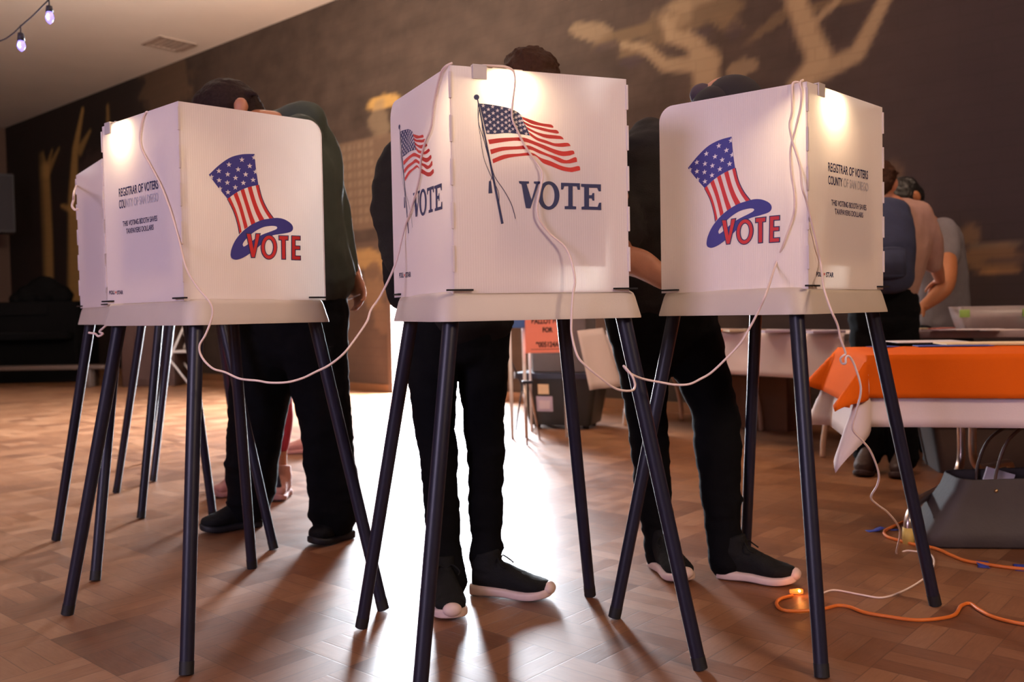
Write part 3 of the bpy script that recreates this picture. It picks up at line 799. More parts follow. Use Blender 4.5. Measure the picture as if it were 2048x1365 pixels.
for (pp, par, M, c) in ((PBACK, B0[1], MB[0], cA(131, 1225)), (PBACK, B2[1], MB[2], cB_(981, 1158)), (PLEFT, B1[3], MB[1], cC(109, 1176))):
    s, z = pp.hit(M, *c)
    add_print('logo_star_print', [[star(s, z, .0052)]], M_red, pp, par, .0014, 'small red star of the maker mark')

# ------------------------------------------------------------------ clip lamps
def clip_lamp(bi, s, label, power, sign=1, cover=True):
    M = MB[bi]; ang = BOOTHS[bi][1]
    base = M @ PBACK.P(s, ZT, 0)
    t = thing('clip_lamp', base, label, 'lamp', 'clip lamps on the booth screens', rz=ang)
    bm = bmesh.new()
    box(bm, (0, -.004, -.013), (.034, .004, .030), bevel=.0008); box(bm, (0, .002, .0035), (.034, .016, .004), bevel=.0008); box(bm, (0, .009, -.010), (.030, .003, .024), bevel=.0008)
    fin('bracket', bm, M_clip, t, smooth=False)
    bm = bmesh.new()
    # slim hooded head reaching inwards
    tube(bm, [(sign*.012, .012, .004), (sign*.030, .022, .000), (sign*.05, .028, -.004)], [.006, .006, .006], seg=12)
    fin('lamp_arm', bm, M_clip, t)
    bm = bmesh.new()
    box(bm, (sign*.075, .030, .004), (.075, .034, .004), bevel=.0015)
    box(bm, (sign*.075, .046, -.006), (.075, .003, .020), bevel=.001)
    fin('lamp_hood', bm, M_clip, t, smooth=False)
    bm = bmesh.new(); tube(bm, [(sign*.050, .028, -.006), (sign*.096, .028, -.006)], .006, seg=12)
    fin('bulb', bm, M_warm, t)
    L = bpy.data.lights.new('lamp_light', 'AREA'); L.shape = 'RECTANGLE'; L.size = .045; L.size_y = .012
    L.energy = power; L.color = (1, .80, .54); L.spread = PI
    o = bpy.data.objects.new('lamp_light', L); COL.objects.link(o); o.parent = t
    o.location = (sign*.073, .026, -.014)
    o.rotation_euler = V((0, -.55, -1)).to_track_quat('-Z', 'Y').to_euler()
    return t
s0 = PBACK.hit(MB[0], 218, 258)[0]; s1_ = PBACK.hit(MB[1], 958, 138)[0]; s2_ = PBACK.hit(MB[2], 1640, 178)[0]
clip_lamp(0, s0, 'small clip lamp glowing on the top edge of the front left booth', 2.0)
clip_lamp(1, s1_, 'small clip lamp glowing on the top edge of the flag booth', 2.2)
clip_lamp(2, s2_, 'small clip lamp glowing on the top edge of the right booth', 2.4)

# ------------------------------------------------------------------ cords
def cord(name, pts, r, m, label, cat='cord', group=None, n=6):
    bm = bmesh.new(); P = catmull(pts, n)
    o0 = sum((V(p) for p in P), V())/len(P)
    tube(bm, P, r, seg=8)
    o = fin(name, bm, m, None, org=V((P[0].x, P[0].y, P[0].z)))
    o.location = P[0]
    return tag(o, label, cat, group)
def on(bi, panel, x, y, off=.004):
    s, z = panel.hit(MB[bi], x, y, off); return MB[bi] @ panel.P(s, z, off)
Rc = .0028
A = [on(0, PBACK, 300, 232, -.006), on(0, PBACK, 293, 224, .002)]
A += [on(0, PBACK, x, y, .005) for x, y in ((284, 245), (281, 290), (300, 330), (322, 372), (342, 425), (358, 480))]
A += [W(372, 535, 2.275), W(395, 575, 2.26), W(420, 605, 2.25), W(425, 630, 2.25), W(412, 668, 2.25), W(399, 692, 2.25), W(404, 715, 2.25), W(425, 737, 2.24), W(450, 745, 2.24), W(480, 758, 2.23), W(515, 762, 2.22), W(540, 766, 2.21), W(575, 765, 2.2), W(605, 757, 2.2), W(630, 745, 2.2), W(658, 731, 2.2), W(685, 710, 2.2), W(705, 686, 2.22), W(733, 645, 2.25), W(742, 620, 2.27), W(762, 590, 2.30), W(790, 530, 2.32)]
A += [on(1, PLEFT, x, y, .006) for x, y in ((808, 460), (822, 420), (838, 360), (842, 320), (850, 285), (862, 255), (868, 205), (880, 152), (890, 134))] + [on(1, PBACK, 905, 126, -.004)]
cord('lamp_cord', A, Rc, M_cord, 'thin white cord sagging from the hat booth to the flag booth', group='white lamp cords')
Bc = [on(1, PBACK, 965, 131, -.003), on(1, PBACK, 990, 132, .003), on(1, PBACK, 1012, 134, .004)] + [on(1, PBACK, x, y, .005) for x, y in ((1027, 143), (1030, 165), (1026, 200), (1024, 235), (1035, 262), (1050, 292), (1070, 322))]
Bc += [on(1, PBACK, x, y, .012) for x, y in ((1085, 348), (1079, 385), (1074, 415), (1079, 440), (1100, 468))] + [on(1, PBACK, 1128, 492, .02), on(1, PBACK, 1142, 520, .03), on(1, PBACK, 1150, 560, .045)]
Bc += [on(1, PBACK, 1146, 590, .055), on(1, PBACK, 1143, 640, .065), on(1, PBACK, 1144, 672, .07), W(1155, 712, 2.07), W(1172, 732, 2.07), W(1200, 755, 2.08), W(1232, 778, 2.1), W(1262, 782, 2.12), W(1270, 772, 2.13), W(1264, 752, 2.13), W(1248, 733, 2.14), W(1251, 738, 2.15), W(1262, 748, 2.15), W(1285, 758, 2.16), W(1320, 765, 2.17), W(1350, 770, 2.17), W(1378, 769, 2.17), W(1400, 759, 2.17), W(1422, 746, 2.17), W(1450, 720, 2.16), W(1480, 688, 2.15), W(1500, 655, 2.14), W(1518, 620, 2.13), W(1535, 580, 2.13)]
Bc += [on(2, PLEFT, x, y, .008) for x, y in ((1551, 530), (1568, 485), (1587, 430), (1589, 390), (1583, 350), (1581, 300), (1590, 262), (1601, 215), (1603, 185), (1600, 166))] + [on(2, PLEFT, 1606, 160, -.006)]
cord('lamp_cord', Bc, Rc, M_cord, 'thin white cord looping low from the flag booth to the right booth', group='white lamp cords')
Cc = [on(2, PLEFT, 1597, 164, -.006), on(2, PLEFT, 1585, 168, .004)] + [on(2, PLEFT, x, y, .010) for x, y in ((1584, 200), (1584, 225), (1579, 250), (1584, 280), (1590, 300), (1600, 335))] + [on(2, PBACK, x, y, .008) for x, y in ((1604, 375), (1612, 400), (1622, 440), (1634, 490), (1642, 530))]
Cc += [on(2, PBACK, 1648, 577, .05), W(1662, 620, 2.18), W(1675, 650, 2.19), W(1682, 680, 2.2), W(1691, 706, 2.21), W(1686, 712, 2.21), W(1681, 718, 2.215), W(1684, 727, 2.22), W(1691, 727, 2.21), W(1692, 716, 2.21), W(1698, 713, 2.21), W(1708, 728, 2.22), W(1720, 765, 2.23), W(1721, 790, 2.24), W(1712, 825, 2.26), W(1705, 858, 2.28), W(1725, 882, 2.3), W(1742, 905, 2.33), W(1757, 945, 2.37), W(1755, 970, 2.4), W(1742, 995, 2.43), W(1755, 1010, 2.46), W(1775, 1025, 2.5), W(1795, 1050, 2.6), W(1800, 1070, 2.8)]
Cc += [fl(x, y, .004) for x, y in ((1793, 1108), (1812, 1102), (1835, 1104), (1856, 1106), (1868, 1120), (1864, 1140), (1845, 1160), (1808, 1182), (1765, 1196), (1720, 1190), (1668, 1181), (1640, 1190))]
cord('lamp_cord', Cc, Rc, M_cord, 'thin white cord curling down from the right booth to the floor', group='white lamp cords')
cord('lamp_cord', [on(3, PBACK, 153, 372, .004), W(148, 385, 3.1), W(147, 400, 3.1), W(144, 412, 3.1), W(150, 420, 3.1), W(156, 418, 3.1)], .004, M_cord, 'short white cord dangling off the left edge of the rear left booth', group='white lamp cords')
cord('lamp_cord', [W(177, 666, 3.0), W(190, 668, 3.0), W(197, 673, 3.0), W(206, 668, 3.0), W(199, 664, 3.0), W(207, 656, 3.0), W(214, 650, 3.0)], .0035, M_cord, 'knotted white cord end under the rear left booth tray', group='white lamp cords')
cord('extension_cord', [fl(x, y, .006) for x, y in ((1585, 1192), (1562, 1198), (1553, 1207), (1560, 1218), (1580, 1223), (1620, 1222), (1650, 1218), (1675, 1212), (1700, 1215), (1730, 1226), (1775, 1234), (1830, 1241), (1880, 1238), (1910, 1230), (1922, 1213), (1940, 1208), (1958, 1220), (1985, 1234), (2030, 1246), (2090, 1256))], .0052, M_ocord, 'orange extension cord on the parquet in front of the right booth leg', 'extension cord')
cord('extension_cord', [fl(x, y, .006) for x, y in ((1950, 1005), (1905, 1014), (1880, 1026), (1850, 1034), (1815, 1042), (1785, 1054), (1769, 1064), (1775, 1074), (1800, 1082), (1830, 1090), (1872, 1098), (1900, 1110), (1930, 1122), (1965, 1128), (2010, 1135), (2080, 1142))], .0060, M_ocord, 'orange extension cord running past the foot of the grey bag', 'extension cord')
# glowing plug
pg = fl(1592, 1190)
t = thing('cord_plug', pg, 'clear plug end glowing orange on the floor by the right sneaker toe', 'plug')
bm = bmesh.new(); tube(bm, [(-.018, 0, .010), (.008, .0, .010), (.02, 0, .009)], [.006, .009, .007], seg=14)
fin('plug_body', bm, M_glow, t)
bm = bmesh.new(); ball(bm, (.008, -.007, .013), .004, seg=10)
fin('indicator_lamp', bm, mat('neon', (1, .42, .15), emit=25), t)
L = bpy.data.lights.new('plug_light', 'POINT'); L.energy = .10; L.color = (1, .30, .05); L.shadow_soft_size = .008
o = bpy.data.objects.new('plug_light', L); COL.objects.link(o); o.parent = t; o.location = (.01, -.02, .035)
def tape(x, y, w, d, rz, label):
    p = fl(x, y)
    bm = bmesh.new(); nx = 8
    rows = []
    for i in range(nx+1):
        q = (i/nx-.5); rows.append([bm.verts.new((q*w, s_*d/2+.002*math.sin(i*2.1+s_), .0015+.0115*math.exp(-(q*6)**2))) for s_ in (-1, 1)])
    for i in range(nx): bm.faces.new((rows[i][0], rows[i+1][0], rows[i+1][1], rows[i][1]))
    o = fin('floor_tape', bm, M_tape, None); o.location = p; o.rotation_euler = (0, 0, rz)
    md = o.modifiers.new('t', 'SOLIDIFY'); md.thickness = .0006
    tag(o, label, 'tape', 'blue tape strips on the orange cord')
tape(1965, 1130, .09, .035, 1.2, 'blue tape strip holding the orange cord in front of the grey bag')
tape(2040, 1137, .08, .035, 1.2, 'blue tape strip holding the orange cord at the right picture edge')
tape(1765, 1062, .13, .03, .15, 'long blue tape strip at the bend of the orange cord by the table foot')
tape(1888, 1017, .13, .03, .0, 'blue tape strip behind the right booth leg beside the bag')

# ------------------------------------------------------------------ people
def shoe(t, org, heel, toe, L_w, m_up, m_sole, sole_h=.028, high=.10, name='shoe', boot=False):
    heel, toe = V(heel), V(toe); heel.z = toe.z = 0
    d = (toe-heel); Ln = d.length; d.normalize(); s = V((-d.y, d.x, 0))
    k = Ln/.29
    # width profile along the foot
    prof = [(0, .020, .72), (.03, .032, 1.0), (.12, .036, 1.03), (.28, .036, 1.0), (.45, .037, .86), (.62, .046, .66), (.76, .049, .52), (.88, .043, .42), (.96, .028, .32), (1.0, .010, .24)]
    bm = bmesh.new(); rings = []; seg = 18
    for u, w, h in prof:
        c = heel+d*(u*Ln); hh = h*high*(1 if not boot else 1.0); rise = .012*max(0, (u-.75)/.25)**2
        ring = []
        for j in range(seg):
            a = 2*PI*j/seg; ca, sa = math.cos(a), math.sin(a)
            x = math.copysign(abs(ca)**.8, ca)*w*(1 if sa < .2 else .94-.25*max(0, sa-.3)); z = (sole_h*.7+rise)+ (hh*.5)*(1+math.copysign(abs(sa)**.75, sa))
            ring.append(bm.verts.new(c+s*x+V((0, 0, z))))
        rings.append(ring)
    for i in range(len(rings)-1):
        for j in range(seg): bm.faces.new((rings[i][j], rings[i][(j+1) % seg], rings[i+1][(j+1) % seg], rings[i+1][j]))
    bm.faces.new(rings[0]); bm.faces.new(rings[-1])
    # collar
    cc = heel+d*(.17*Ln)
    tube(bm, [cc+V((0, 0, sole_h+high*.55)), cc+V((0, 0, sole_h+high*.95))+d*.004, cc+V((0, 0, sole_h+high*1.12))], [(.040, .050), (.037, .046), (.036, .044)], seg=16, side=s)
    up = blob(name, bm, m_up, t, org, voxel=.005, smooth=3, wrinkle=.0012, wscale=60)
    bm = bmesh.new()
    sp_ = [(-.035, .016, 0), (-.02, .030, 0), (.03, .038, 0), (.15, .040, 0), (.32, .038, .002), (.45, .040, .003), (.62, .049, 0), (.78, .053, .001), (.90, .046, .006), (.98, .032, .011), (1.025, .012, .015)]
    rg = []
    for u, w, up_ in sp_:
        c = heel+d*(u*Ln); th_ = sole_h*(1.15 if u < .2 else .95 if u < .8 else 1.0 if u < .95 else .9)
        rg.append([bm.verts.new(c+s*x+V((0, 0, z))) for x, z in ((-w*.9, up_), (-w, up_+.006), (-w*1.02, up_+th_*.7), (-w*.95, up_+th_+.004), (w*.95, up_+th_+.004), (w*1.02, up_+th_*.7), (w, up_+.006), (w*.9, up_))])
    for i in range(len(rg)-1):
        for j in range(8): bm.faces.new((rg[i][j], rg[i][(j+1) % 8], rg[i+1][(j+1) % 8], rg[i+1][j]))
    bm.faces.new(rg[0]); bm.faces.new(rg[-1])
    so = fin('sole', bm, m_sole, up, org=org)
    md = so.modifiers.new('s', 'SUBSURF'); md.levels = 1; md.render_levels = 2
    # toe bumper and laces
    if not boot and m_sole is M_sole:
        bm = bmesh.new(); c = heel+d*(.985*Ln)+V((0, 0, sole_h*1.25))
        ball(bm, c, (1, 1, 1)); bmesh.ops.delete(bm, geom=[v for v in bm.verts], context='VERTS')
        rot = Matrix((s, d, V((0, 0, 1)))).transposed()
        ball(bm, c+V((0, 0, .002)), (.028, .020, .020), rot=rot)
        fin('toe_bumper', bm, m_sole, up, org=org)
        bm = bmesh.new()
        for q in range(5):
            u = .34+.07*q; z = sole_h*.7+high*(.93-.085*q)
            c = heel+d*(u*Ln)
            tube(bm, catmull([c-s*.022+V((0, 0, z-.010)), c+V((0, 0, z+.003)), c+s*.022+V((0, 0, z-.010))], 4), .0028, seg=6)
        c = heel+d*(.36*Ln)+V((0, 0, sole_h*.7+high*.93))
        for sg in (-1, 1): tube(bm, catmull([c, c+s*sg*.02+V((0, 0, .012)), c+s*sg*.04+d*.015+V((0, 0, -.004)), c+s*sg*.035+d*.03+V((0, 0, -.012))], 5), .0025, seg=6)
        fin('laces', bm, m_up, up, org=org)
    return up

def head(bm, c, r, fwd, up):
    """skull, jaw, nose, ears, lips; r = half head height"""
    fwd, up = V(fwd).normalized(), V(up).normalized()
    up = (up-fwd*fwd.dot(up)).normalized(); rt = fwd.cross(up)
    rot = Matrix((rt, fwd, up)).transposed()
    L = lambda x, y, z: V(c)+rt*(x*r)+fwd*(y*r)+up*(z*r)
    ball(bm, L(0, -.08, .22), (r*.68, r*.84, r*.76), rot=rot, seg=24)
    ball(bm, L(0, .22, -.30), (r*.50, r*.52, r*.62), rot=rot, seg=20)
    ball(bm, L(0, .50, -.74), (r*.24, r*.20, r*.17), rot=rot)
    tube(bm, [L(0, .66, .10), L(0, .86, -.20), L(0, .72, -.27)], [r*.06, r*.13, r*.10], seg=10)
    ball(bm, L(0, .72, -.48), (r*.22, r*.09, r*.07), rot=rot)
    for sx in (-1, 1):
        ball(bm, L(sx*.26, .64, .12), (r*.15, r*.08, r*.10), rot=rot)
        ball(bm, L(sx*.40, .58, -.12), (r*.17, r*.14, r*.13), rot=rot)
        q = Matrix.Rotation(-.3, 3, up)
        ball(bm, L(sx*.69, -.06, -.02), (r*.08, r*.17, r*.28), rot=rot)
        ball(bm, L(sx*.76, -.12, .05), (r*.05, r*.13, r*.20), rot=rot)
    return rot, L
def hair_cap(name, c, r, fwd, up, m, parent, org, seed=0, back=1.0):
    bm = bmesh.new()
    fwd, up = V(fwd).normalized(), V(up).normalized(); up = (up-fwd*fwd.dot(up)).normalized(); rt = fwd.cross(up)
    rot = Matrix((rt, fwd, up)).transposed()
    L = lambda x, y, z: V(c)+rt*(x*r)+fwd*(y*r)+up*(z*r)
    ball(bm, L(0, -.14, .32), (r*.74, r*.84, r*.76), rot=rot, seg=28)
    ball(bm, L(0, -.42, -.02), (r*.62, r*.50, r*.62), rot=rot, seg=24)
    ball(bm, L(0, .38, .66), (r*.50, r*.34, r*.26), rot=rot, seg=20)
    rnd = random.Random(seed)
    for k in range(70):
        a = rnd.uniform(0, 2*PI); e = rnd.uniform(.1, 1.4)
        x, y, z = math.cos(a)*math.cos(e), math.sin(a)*math.cos(e), math.sin(e)
        p = L(x*.70, y*.80-.14, z*.72+.32)
        q = L(x*.86+rnd.uniform(-.1, .1), y*.92-.10, z*.74+.22)
        mid = (p+q)/2+V((x, y, z))*.004
        tube(bm, [L(x*.60, y*.70-.1, z*.95+.12), p+(p-L(0, 0, 0))*.04, q], [.006, .009, .003], seg=6)
    return blob(name, bm, m, parent, org, voxel=.006, smooth=2, wrinkle=.004, wscale=55, wdir=(1, .4, 1))
def hand(bm, wrist, palm_dir, side, k=1.0, curl=.5):
    """palm, four bent fingers and a thumb leaving the side of the palm"""
    d, s = V(palm_dir).normalized(), V(side).normalized()
    s = (s-d*d.dot(s)).normalized(); n = d.cross(s)
    w = V(wrist)
    tube(bm, [w-d*.01*k, w+d*.03*k, w+d*.07*k, w+d*.092*k], [(.026*k, .019*k), (.036*k, .017*k), (.041*k, .015*k), (.038*k, .012*k)], seg=14, side=s)
    for i, (off, ln) in enumerate(((-.031, .070), (-.0105, .079), (.0105, .073), (.030, .058))):
        b_ = w+d*(.086-.004*abs(i-1.3))*k+s*off*k; ln *= k
        a1 = curl*.55; a2 = curl*1.3; a3 = curl*2.0
        dr = lambda a: d*math.cos(a)+n*math.sin(a)
        p1 = b_+dr(a1)*ln*.45; p2 = p1+dr(a2)*ln*.32; p3 = p2+dr(a3)*ln*.26
        limb(bm, [b_-d*.012*k, p1, p2, p3], [.0098*k, .0092*k, .0085*k, .0072*k], n=3, seg=10)
    b_ = w+d*.025*k-s*.026*k
    limb(bm, [b_, b_+(d*.7-s*.75+n*.35).normalized()*.035*k, b_+(d*.95-s*.8+n*.5).normalized()*.068*k], [.0135*k, .0115*k, .0085*k], n=3, seg=10)
def jeans(t, org, hips, legsL, m, waist, hem_fold=True, name='trousers', wr=.006):
    bm = bmesh.new()
    for pts, rads in legsL:
        limb(bm, pts, rads, n=6)
        P = catmull(pts, 6); Rr = catmull([V((q if not isinstance(q, tuple) else q[0], 0, 0)) for q in rads], 6); n_ = len(P)
        for k in range(n_):   # folds stacked at knee and ankle
            q = k/(n_-1)
            if q > .62 or .40 < q < .50:
                if k % 2 == 0:
                    a = k*2.4; rr = Rr[k].x
                    ball(bm, P[k]+V((math.cos(a)*rr*.28, math.sin(a)*rr*.28, 0)), (rr*.86, rr*.86, rr*.30), seg=14)
    for pts, rads, side in hips: limb(bm, pts, rads, n=5, side=side)
    o = blob(name, bm, m, t, org, voxel=.011, smooth=2, wrinkle=wr, wscale=11, wdir=(.6, .6, 1.9))
    return o

# ---- voter at the flag booth
cv = thing('person', (-.12, 2.80, 0), 'person in dark jacket, black jeans and black sneakers standing behind the flag booth', 'person')
org = cv.location.copy()
f = V((.25, -.97, 0))
LA = fl(893, 1175); LT = fl(905, 1268)   # image-left foot
RA = fl(955, 1200); RT_ = fl(1100, 1212)
shoe(cv, org, (LA.x-.005, 2.80, 0), (LT.x-.005, 2.545, 0), 0, M_shoe, M_sole, high=.095)
shoe(cv, org, W(948, 1180, 2.82), W(1101, 1200, 2.735), 0, M_shoe, M_sole, high=.095)
hipL, hipR = W(868, 655, 2.80), W(962, 655, 2.86)
lL = [hipL, W(866, 740, 2.79), W(868, 845, 2.77), W(876, 900, 2.77), W(882, 1000, 2.78), W(888, 1080, 2.79), W(898, 1150, 2.76), W(902, 1165, 2.76)]
rL = [(.090), (.078), (.064), (.060), (.055), (.052), (.050), (.049)]
lR = [hipR, W(966, 740, 2.86), W(968, 850, 2.84), W(972, 900, 2.84), W(971, 1000, 2.84), W(973, 1060, 2.84), W(972, 1105, 2.83), W(968, 1125, 2.83)]
rR = [(.092), (.080), (.064), (.060), (.054), (.050), (.053), (.046)]
jeans(cv, org, [([W(915, 600, 2.84), W(915, 660, 2.84), W(915, 700, 2.83)], [(.155, .11), (.160, .115), (.11, .09)], (1, .1, 0))], [(lL, rL), (lR, rR)], M_jean, 0)
sh = W(950, 285, 2.72)
bm = bmesh.new()
hc = W(1063, 184, 2.66)
head(bm, hc, .112, (.30, -.62, -.72), (.1, -.75, .65))
limb(bm, [W(985, 285, 2.74), W(1030, 215, 2.70)], [.065, .058])
eL, wL = W(775, 425, 2.76), W(860, 560, 2.55)
limb(bm, [W(845, 300, 2.78), W(795, 400, 2.78), W(797, 465, 2.76), wL], [.040, .034, .032, .026])
hand(bm, wL, (.6, -.55, -.15), (.3, .4, -.6))
limb(bm, [W(1085, 300, 2.70), W(1120, 440, 2.68), W(1020, 560, 2.48)], [.045, .040, .028])
hand(bm, W(1020, 560, 2.48), (-.5, -.7, -.2), (-.4, .4, -.6))
limb(bm, [W(960, 330, 2.76), W(920, 600, 2.83)], [.10, .11])
blob('body', bm, M_skin, cv, org, voxel=.008, smooth=2)
bm = bmesh.new()
limb(bm, [W(960, 300, 2.74), W(935, 420, 2.77), W(920, 520, 2.81), W(915, 640, 2.84)], [(.19, .12), (.18, .135), (.165, .125), (.175, .13)], side=(1, .1, 0))
limb(bm, [W(850, 285, 2.78), W(795, 340, 2.79), W(783, 425, 2.79), W(790, 460, 2.77), W(800, 520, 2.72), W(838, 560, 2.62)], [.07, .068, .058, .056, .050, .036], n=5)
limb(bm, [W(810, 470, 2.80), W(800, 540, 2.84), W(806, 590, 2.86)], [.05, .055, .05])
limb(bm, [W(1075, 290, 2.70), W(1125, 400, 2.70), W(1115, 460, 2.66), W(1035, 550, 2.50)], [.07, .06, .055, .04])
blob('jacket', bm, M_wool, cv, org, voxel=.011, smooth=2, wrinkle=.010, wscale=9, wdir=(.7, .7, 1.5))
hair_cap('hair', hc, .112, (.30, -.62, -.72), (.1, -.75, .65), M_hair, cv, org, 3)
bm = bmesh.new(); p = W(1022, 650, 2.82)
box(bm, p, (.008, .004, .022)); tube(bm, [p+V((0, 0, .01)), p+V((-.004, 0, .02))], .003, seg=6)
fin('zip_pull', bm, M_gap_zip, cv, org=org, smooth=False)

# ---- voter at the right booth
rv = thing('person', (.52, 2.92, 0), 'person in black tee and dark cap leaning into the right booth, bare forearm showing', 'person')
org = rv.location.copy()
shoe(rv, org, W(1312, 1120, 3.08), W(1372, 1182, 2.86), 0, M_shoe, M_sole, high=.095)
shoe(rv, org, W(1440, 1165, 2.94), W(1592, 1180, 2.83), 0, M_shoe, M_sole, high=.10)
lL = [W(1272, 640, 2.98), W(1285, 720, 3.0), W(1293, 830, 3.0), W(1300, 900, 3.02), W(1308, 1000, 3.05), W(1316, 1060, 3.06), W(1322, 1110, 3.06)]
rL = [.105, .088, .068, .066, .058, .052, .055]
lR = [W(1368, 640, 3.0), W(1395, 720, 3.0), W(1428, 820, 2.99), W(1434, 870, 2.98), W(1440, 970, 2.96), W(1446, 1050, 2.95), W(1452, 1125, 2.94)]
rR = [.110, .094, .076, .078, .066, .056, .058]
jeans(rv, org, [([W(1320, 560, 2.96), W(1320, 620, 2.97), W(1322, 680, 2.98)], [(.165, .13), (.175, .14), (.14, .11)], (1, 0, 0))], [(lL, rL), (lR, rR)], M_jean, 0)
bm = bmesh.new()
hc = W(1448, 232, 2.80)
head(bm, hc, .118, (.55, -.40, -.72), (.55, -.3, .72))
limb(bm, [W(1390, 280, 2.86), W(1420, 240, 2.83)], [.065, .058])
el, wr_ = W(1238, 508, 2.74), W(1328, 560, 2.58)
limb(bm, [W(1255, 330, 2.90), W(1232, 430, 2.80), el, W(1285, 530, 2.66), wr_], [.05, .046, .045, .043, .030])
hand(bm, wr_, (.8, -.45, -.25), (.3, .6, -.5), curl=.6)
limb(bm, [W(1470, 330, 2.80), W(1540, 470, 2.72), W(1500, 555, 2.60)], [.045, .04, .03])
hand(bm, W(1500, 555, 2.60), (-.5, -.7, -.2), (-.4, .4, -.6))
limb(bm, [W(1370, 320, 2.88), W(1325, 560, 2.95)], [.10, .11])
blob('body', bm, M_skin, rv, org, voxel=.008, smooth=2)
bm = bmesh.new()
limb(bm, [W(1355, 310, 2.88), W(1345, 400, 2.90), W(1325, 500, 2.93), W(1320, 600, 2.96)], [(.20, .13), (.195, .145), (.18, .135), (.185, .14)], side=(1, 0, 0), n=6)
limb(bm, [W(1300, 290, 2.90), W(1265, 340, 2.90), W(1248, 430, 2.84), W(1243, 475, 2.79)], [.085, .080, .068, .064])
limb(bm, [W(1445, 300, 2.84), W(1500, 360, 2.80), W(1530, 430, 2.75)], [.08, .07, .06])
blob('t_shirt', bm, M_tee, rv, org, voxel=.010, smooth=2, wrinkle=.008, wscale=10, wdir=(.6, .6, 2.0))
bm = bmesh.new()
ball(bm, W(1464, 214, 2.80), (.098, .115, .095), seg=28); ball(bm, W(1430, 220, 2.79), (.075, .10, .072), seg=24)
cap = fin('cap', bm, mat('dark_cap', (.014, .010, .013), .9), rv, org=org)
bm = bmesh.new()
ball(bm, W(1404, 190, 2.80), (.038, .03, .036), seg=20)
tube(bm, [W(1403, 192, 2.82), W(1430, 200, 2.82)], [.026, .03], seg=12)
blob('cap_brim', bm, mat('plum_cloth', (.060, .042, .055), .9), cap, org, voxel=.006, smooth=2)

# ---- voter at the rear left booth
lv = thing('person', (-.90, 3.66, 0), 'person in dark green shirt and black trousers bending over behind the hat booth', 'person')
org = lv.location.copy()
shoe(lv, org, W(520, 1032, 3.78), W(402, 1050, 3.66), 0, M_shoe, M_cap, high=.11)
shoe(lv, org, W(700, 1062, 3.56), W(622, 1080, 3.42), 0, M_shoe, M_cap, high=.12)
lL = [W(540, 620, 3.66), W(530, 720, 3.66), W(515, 830, 3.68), W(506, 900, 3.70), W(503, 970, 3.74), W(500, 1005, 3.75)]
rL = [.15, .135, .115, .108, .10, .09]
lR = [W(625, 620, 3.58), W(632, 720, 3.56), W(650, 830, 3.54), W(658, 900, 3.54), W(665, 970, 3.53), W(668, 1030, 3.52)]
rR = [.145, .125, .105, .100, .098, .092]
jeans(lv, org, [([W(590, 560, 3.6), W(590, 630, 3.6), W(588, 690, 3.6)], [(.20, .16), (.215, .17), (.18, .13)], (1, -.2, 0))], [(lL, rL), (lR, rR)], M_jean, 0)
bm = bmesh.new()
hc = W(450, 234, 3.46)
head(bm, hc, .125, (-.55, -.05, -.83), (-.80, 0, .55))
limb(bm, [W(560, 270, 3.5), W(500, 250, 3.48)], [.075, .065])
ball(bm, W(482, 213, 3.30), (.027, .020, .034)); limb(bm, [W(482, 226, 3.42), W(482, 217, 3.305)], [.02, .018]); limb(bm, [W(516, 246, 3.40), W(548, 246, 3.44)], [.05, .045])
limb(bm, [W(600, 330, 3.5), W(600, 560, 3.58)], [.12, .13])
limb(bm, [W(600, 300, 3.30), W(560, 450, 3.24), W(440, 540, 3.28)], [.05, .045, .03])
hand(bm, W(440, 540, 3.28), (-.9, .1, -.2), (.1, .8, -.2))
limb(bm, [W(688, 500, 3.73), W(700, 530, 3.74), W(712, 560, 3.72)], [.036, .034, .028])
hand(bm, W(711, 553, 3.70), (.25, -.3, -.9), (.6, -.5, .2), curl=.5)
limb(bm, [W(635, 300, 3.66), W(664, 400, 3.68), W(684, 500, 3.72)], [.040, .036, .033])
blob('body', bm, M_skin, lv, org, voxel=.008, smooth=2)
bm = bmesh.new()
limb(bm, [W(560, 300, 3.50), W(600, 350, 3.52), W(606, 440, 3.55), W(616, 510, 3.58), W(624, 560, 3.60)], [(.13, .19), (.155, .20), (.155, .20), (.165, .19), (.175, .20)], side=(1, 0, 0), n=6)
limb(bm, [W(600, 255, 3.50), W(640, 300, 3.55), W(650, 380, 3.52), W(640, 395, 3.50)], [.095, .075, .07, .05])
limb(bm, [W(600, 275, 3.36), W(575, 380, 3.28)], [.085, .075])
limb(bm, [W(560, 258, 3.5), W(610, 250, 3.5)], [.07, .09])
limb(bm, [W(640, 320, 3.6), W(668, 410, 3.66), W(683, 480, 3.70), W(695, 540, 3.72)], [.066, .058, .050, .044])
blob('shirt', bm, M_green, lv, org, voxel=.011, smooth=2, wrinkle=.007, wscale=8, wdir=(1.2, 1.2, .8))
bm = bmesh.new(); limb(bm, [W(424, 216, 3.44), W(452, 208, 3.43), W(486, 219, 3.43), W(518, 240, 3.44)], [.075, .094, .080, .040], seg=20)
for k in range(32):
    x = 398+k*3; yy = 172+.0045*(x-452)**2*(1 if x < 452 else .75)
    tube(bm, catmull([W(x-8, yy+8, 3.40+.03*math.sin(k*2.3)), W(x+8, yy+3+2*math.sin(k), 3.39), W(x+26, yy+12+.10*max(0, x-452), 3.37)], 4), [.005]*9, seg=6)
blob('hair', bm, M_dhair, lv, org, voxel=.006, smooth=2, wrinkle=.005, wscale=45, wdir=(.5, 1, 1))
bm = bmesh.new()
box(bm, W(708, 595, 3.68), (.07, .05, .004), rot=Matrix.Rotation(-.35, 3, 'Y'))
